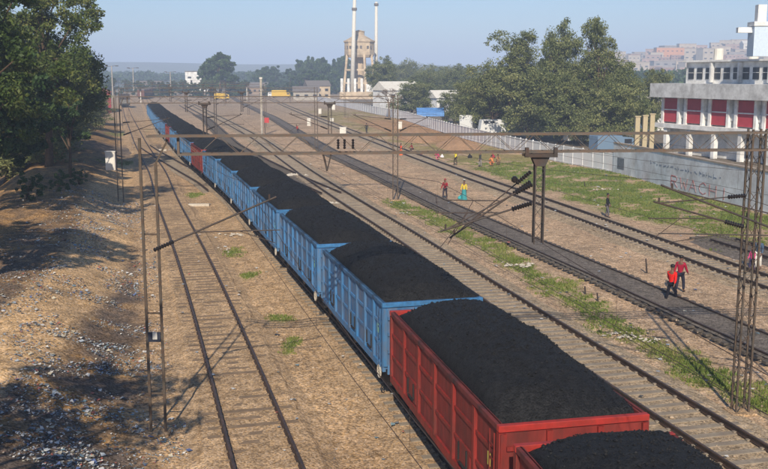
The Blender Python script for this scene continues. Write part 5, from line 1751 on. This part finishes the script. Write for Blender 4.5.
for k in range(8):
    a = k * math.pi / 4
    MB().box((6.6 * math.cos(a), 6.6 * math.sin(a), (z1 + z2) / 2 + .2), (.5, 2.8, 1.3), a).build('tank_opening', M['roof_grey'], wt)
# white block at its foot
r_ = empty('pump_house', (X_ + 1, Y_ - 18, GZ)); tag(r_, 'low white and tan pump house with pillars at the foot of the water tower', 'building')
MB().box((-1, 0, 1.6), (17, 6, 3.2)).build('wall', M['tan_conc'], r_)
for xx in (-8.5, -5.5, -2.5, .5): MB().box((xx, -2, 4.6), (1.1, 1.1, 9.2)).build('pillar', M['bwhite'], r_)
MB().box((5, 0, 5.0), (5, 4, 3.4)).build('upper_room', M['bwhite'], r_)
for (u0, u1, vt, Yc, w0, lb) in ((352.0, 354.8, -8, 445, .95, 'taller white chimney in front of the water tower'), (376.0, 376.3, 2, 470, .85, 'second white chimney right of the water tower, ending in a dark tip')):
    Xc = A(u0, 90, Yc)[0]; zt = A(u0, vt, Yc)[1] - GZ; Xt = A(u1, max(vt, 0), Yc)[0] - Xc
    r_ = empty('chimney', (Xc, Yc, GZ)); tag(r_, lb, 'chimney', 'white chimneys by the water tower')
    MB().tube([(0, 0, 0), (Xt, 0, zt)], [w0 * 1.2, w0 * .75], 14).build('stack', M['white'], r_, smooth_=True)
    q_ = A(u0, 8 if vt < 0 else 3.5, Yc)[1] - GZ
    MB().tube([(Xt * q_ / zt, 0, q_ - 1.1), (Xt * q_ / zt, 0, q_)], w0 * 1.25, 12).build('band', M['roof_grey'], r_)

# ------------------------------------------------------------------ other far buildings
def house(x_, y_, w_, d_, h_, m_, lb, roof='flat', rz=0.0, nw=3, cat='house', group=None, name='house', rm_='roof_grey', z=None):
    r_ = empty(name, (x_, y_, gz(x_, y_) if z is None else z), rz); tag(r_, lb, cat, group)
    MB().box((0, 0, h_ / 2 - 1), (w_, d_, h_ + 2)).build('wall', m_, r_)
    if roof == 'gable':
        mb = MB(); a, b_ = w_ / 2 + .4, d_ / 2 + .4
        mb.add([(-a, -b_, h_), (a, -b_, h_), (a, b_, h_), (-a, b_, h_), (-a, 0, h_ + d_ * .3), (a, 0, h_ + d_ * .3)], [(0, 1, 5, 4), (3, 4, 5, 2), (0, 4, 3), (1, 2, 5), (3, 2, 1, 0)]); mb.build('roof', M[rm_], r_)
    else:
        MB().box((0, 0, h_ + .2), (w_ + .5, d_ + .5, .5)).build('roof', M[rm_], r_)
    for k in range(nw):
        xx = -w_ / 2 + (k + .5) * w_ / nw
        for z_ in ([h_ * .55] if h_ < 5 else [h_ * .3, h_ * .72]): MB().box((xx, -d_ / 2 - .02, z_), (w_ / nw * .42, .1, 1.1)).build('window', M['glass'], r_)
    return r_


wh = M['white']
house(behind(397, 85, 300), 300, 12, 9, 6.0, M['bwhite'], 'house with steep white roof behind the bare brown tree', 'gable', .5, rm_='white')
house(behind(446, 98, 270), 270, 9, 7, 4.4, M['bwhite'], 'small white-roofed house among the trees above the blue stall', 'gable', .4, rm_='white')
house(behind(655, 85, 190), 190, 9, 7, 7.2, M['bwhite'], 'pale house with flat roof between the trees and the red panelled building', 'flat', .2, nw=2, rm_='white')
house(behind(199, 78, 620), 620, 16, 12, 13, M['bwhite'], 'white building peeking out left of the big round hazy tree', 'flat', .1)
house(behind(306, 93, 420), 420, 11, 8, 3.6, M['concrete'], 'pale low house left of the pump house', 'gable', .1)
house(behind(317, 88, 430), 430, 10, 8, 6.0, M['tan_conc'], 'tan house just left of the water tower foot', 'gable', .3)
# yard sheds in the far left
sheds = [(150, 90, 620, 22, 4.2, 'bgrey', 'long grey shed at the far end of the coal train'), (258, 89, 560, 16, 3.8, 'tan_conc', 'low hut right of the big round hazy tree')]
shed_m = {'bgrey': mat('shed_dull_grey', (.22, .2, .18), .9, var=.2), 'tan_conc': mat('shed_dull_tan', (.3, .22, .16), .9, var=.2), 'bwhite': mat('shed_dull_cream', (.4, .36, .3), .9, var=.2)}
for u, v, Y_, w_, h_, m_, lb in sheds:
    house(behind(u, v, Y_), Y_, w_ * .7, 10, h_, shed_m[m_], lb, 'flat' if w_ > 30 else 'gable', .05, 4, 'shed', name='shed')
# yellow trucks on the far road
for u, Y_, lb in ((281, 470, 'yellow lorry on the far level crossing'), ):
    vehicle(behind(u, 92, Y_), Y_, .05, 9.0, 3.6, M['yellow_paint'], lb, 'lorry', True, name='lorry')
vehicle(behind(272.5, 92, 480), 480, .05, 4.6, 2.4, body_w, 'white van left of the yellow lorry', 'van')
vehicle(behind(222, 92, 430), 430, .05, 6.5, 2.8, M['yellow_paint'], 'small yellow lorry below the big round hazy tree', 'lorry', True, name='lorry')

# maroon shed and locomotive in the far left
x_, y_ = P(95, 113, GZ)
r_ = empty('maroon_shed', (x_ - 4.0, y_ + 14, GZ), .30); tag(r_, 'long maroon shed with a dark side wall, right behind the edge of the left trees', 'shed')
MB().box((0, 0, 2.9), (8.4, 28, 5.8)).build('wall', M['maroon'], r_)
mb = MB(); mb.add([(-4.7, -14.5, 5.8), (4.7, -14.5, 5.8), (4.7, 14.5, 5.8), (-4.7, 14.5, 5.8), (0, -14.5, 7.6), (0, 14.5, 7.6)], [(0, 1, 4), (1, 2, 5, 4), (3, 0, 4, 5), (2, 3, 5), (3, 2, 1, 0)]); mb.build('roof', mat('dusty_red_roof', (.33, .11, .09), .8, var=.2), r_)
for xx in (-2.6, 0, 2.6): MB().box((xx, -14.03, 2.0), (1.3, .1, 2.2)).build('window', M['glass'], r_)
for k in range(7): MB().box((4.23, -12 + k * 4, 3.0), (.1, 1.6, 3.0)).build('window', M['glass'], r_)
xl_, yl_ = float(T1.x(318)), 318.0
lc = empty('locomotive', (xl_, yl_, 0), .29); tag(lc, 'white-fronted locomotive on the left track far away', 'locomotive')
MB().box((0, 6, 2.6), (3.0, 14, 3.0)).build('hood', M['dark_steel'], lc)
mb = MB(); mb.add([(-1.5, -1, 1.1), (1.5, -1, 1.1), (1.5, -1, 2.6), (-1.5, -1, 2.6), (-1.4, -.5, 4.1), (1.4, -.5, 4.1), (-1.4, 1, 4.1), (1.4, 1, 4.1), (-1.5, 1, 1.1), (1.5, 1, 1.1)], [(0, 1, 2, 3), (3, 2, 5, 4), (4, 5, 7, 6), (0, 3, 4, 6, 8), (1, 9, 7, 5, 2), (8, 6, 7, 9)]); mb.build('cab', M['white'], lc)
for sx in (-.7, .7): MB().bar((sx, -.98, 2.85), (sx, -.62, 3.75), .9, .06).build('windscreen', M['glass'], lc)
MB().box((0, -1.1, .9), (2.9, .3, .5)).build('buffer_beam', M['under'], lc)
for sx in (-1, 1): MB().tube([(sx * .9, -1.25, 1.0), (sx * .9, -1.6, 1.0)], .2, 10).build('buffer', M['dark_steel'], lc)
for q_ in (2, 10): MB().box((0, q_, .6), (2.4, 3.4, .9)).build('bogie', M['under'], lc)

wgp = None
browns = ['nearest brown covered wagon of the parked row in the far left yard', 'second brown covered wagon of the far parked row', 'third brown covered wagon of the far parked row', 'fourth brown covered wagon of the far parked row', 'last brown covered wagon of the far parked row']
bm_ = mat('brown_wagon_paint', (.17, .07, .05), .8, var=.2, objrand=.2)
q0, q1 = P(141, 99, 0), P(166, 92.5, 0)
dv_ = (Vector((*q1, 0)) - Vector((*q0, 0))).normalized()
for k, lb in enumerate(browns):
    if k == 0:
        w0 = empty('covered_wagon'); w0['label'] = lb
        MB().box((0, 0, 2.5), (3.0, 12, 2.7)).build('body', bm_, w0)
        mb = MB(); vs = []
        for yy in (-6.1, 6.1):
            for j in range(7): a = math.pi * j / 6; vs.append((1.6 * math.cos(a), yy, 3.86 + .5 * math.sin(a)))
        mb.add(vs, [(j, j + 1, 8 + j, 7 + j) for j in range(6)] + [tuple(range(7)), tuple(range(13, 6, -1))]); mb.build('roof', M['roof_grey'], w0)
        for sx in (-1, 1): MB().box((sx * 1.54, 0, 2.5), (.08, 2.4, 2.3)).build('door', M['dark_steel'], w0)
        for sy in (-1, 1): MB().box((0, sy * 4, .6), (2.4, 2.6, .9)).build('bogie', M['under'], w0)
        tw = treeof(w0); o = w0
    else: o = copy_tree(w0, label=lb, tree=tw)
    pt = Vector((*q0, 0)) + dv_ * (13.2 * k + 6)
    o.location = pt; o.rotation_euler = (0, 0, math.atan2(-dv_.x, dv_.y)); o['category'] = 'wagon'; o['group'] = 'brown covered wagons parked far away'
for k, (u, vt, Y_, lb) in enumerate(((243, 80, 520, 'small tree right of the big hazy round tree'), (170, 81, 520, 'low tree above the far end of the coal train'), (160, 82, 480, 'low round tree over the row of brown wagons'), (140, 81, 500, 'low round tree in the far left of the yard'), (196, 83, 470, 'dense bush tree at the left foot of the big round tree'), (236, 83, 500, 'dense bush tree at the right foot of the big round tree'), (270, 82, 520, 'bush tree behind the yellow lorry'), (288, 82, 500, 'bush tree behind and right of the yellow lorry'), (150, 80, 600, 'low tree over the far grey shed'), (128, 79, 620, 'low far tree between the two lamp masts'), (185, 80, 560, 'low tree left of the big hazy round tree'), (112, 78, 520, 'dark tree top just right of the left grove'))):
    plant(FAR2, u, vt, Y_, lb, 'hazy trees in the distance', hh=16, wide=.7, rz=k * 1.1)
for k, (u, v, h_, lb) in enumerate(((226, 104, 7.5, 'thin far signal post beside the second track bundle'), (247, 101, 7, 'thin far signal post left of the tall concrete post'), (300, 97, 7.5, 'thin far signal post near the fence end'), (192, 97, 8, 'thin far signal post above the coal train end'), (160, 99, 6.5, 'thin far signal post beside the brown wagons'), (141, 104, 6, 'thin far signal post left of the far train end'))):
    x_, y_ = P(u, v, GZ); r_ = empty('signal_post', (x_, y_, GZ)); tag(r_, lb, 'signal', 'far signal posts')
    MB().tube([(0, 0, 0), (0, 0, h_)], .16, 6).build('post', M['white'] if k % 2 else M['dark_steel'], r_)
    MB().box((0, -.2, h_ - .5), (.8, .3, 1.5)).build('signal_head', M['under'], r_)

# ------------------------------------------------------------------ town on the hill at the right
tcols = [mat('town_wall_' + nme, c, .9, var=.15, scale=.3) for nme, c in (('brick', (.34, .2, .15)), ('pink', (.42, .29, .24)), ('cream', (.48, .40, .31)), ('white', (.6, .58, .55)), ('grey', (.30, .27, .25)))]
protos = []
for k in range(5):
    protos.append(house(0, 0, 14 + 2 * k, 11, 7 + k % 3 * 3, tcols[k], ' ', 'flat', 0, 3, rm_='wall_cap'))
kinds = ['brick', 'pink', 'cream', 'white', 'grey']
cntk = [0] * 5
tps = [treeof(p) for p in protos]
rt = np.random.RandomState(3)
placed = 0
while placed < 170:
    u = rt.uniform(600, 768) if placed < 140 else rt.uniform(768, 830)
    Y_ = rt.uniform(1000, 1380)
    X_ = (u - 384) / F_PX * Y_ * 1.0
    g0 = gz(X_, Y_)
    if g0 < 6: 
        if rt.rand() > .15: continue
    k = rt.choice(5, p=[.3, .25, .2, .08, .17])
    third = 'left' if u < 660 else ('middle' if u < 715 else 'right')
    lvl = 'lower' if Y_ < 1180 else 'upper'
    lb = '%s flat-roofed house on the %s %s slope of the hazy hill town' % (['brick red', 'dusty pink', 'cream', 'white', 'grey'][k], lvl, third)
    h_ = protos[k] if cntk[k] == 0 else copy_tree(protos[k], tree=tps[k])
    cntk[k] += 1
    h_['label'] = lb; h_['category'] = 'house'; h_['group'] = 'houses of the hill town'
    h_.location = (X_, Y_, g0); h_.rotation_euler = (0, 0, rt.uniform(-.5, .5)); sc = rt.uniform(.7, 1.3); h_.scale = (sc, sc, sc)
    placed += 1
X_ = A(673, 55, 1250)[0]; g0 = gz(X_, 1250)
house(X_, 1250, 46, 14, A(673, 48, 1250)[1] - g0, mat('orange_plaster', (.6, .28, .13), .9, var=.1), 'long orange building on the skyline of the hill town', nw=8, cat='building', rm_='wall_cap')
X_ = A(751, 47, 1240)[0]; g0 = gz(X_, 1240)
house(X_, 1240, 24, 14, A(751, 44, 1240)[1] - g0, M['white'], 'bright white tent-roofed hall on the skyline near the sign tower', 'gable', 0, 3, 'building', rm_='white')

# ------------------------------------------------------------------ haze
mb = MB().box((0, 2900, 62), (7600, 6100, 130))
hz = mb.build('haze', None); hz.data.materials.clear()
hm = bpy.data.materials.new('haze_air'); hm.use_nodes = True
hn = hm.node_tree.nodes; hn.clear()
pv = hn.new('ShaderNodeVolumePrincipled'); pv.inputs['Color'].default_value = (.57, .71, .98, 1)
pv.inputs['Density'].default_value = .00056; pv.inputs['Anisotropy'].default_value = -0.27
ho = hn.new('ShaderNodeOutputMaterial'); hm.node_tree.links.new(pv.outputs[0], ho.inputs['Volume'])
hz.data.materials.append(hm); hz['kind'] = 'stuff'; hz['label'] = 'pale blue winter haze over the distance'; hz['category'] = 'haze'
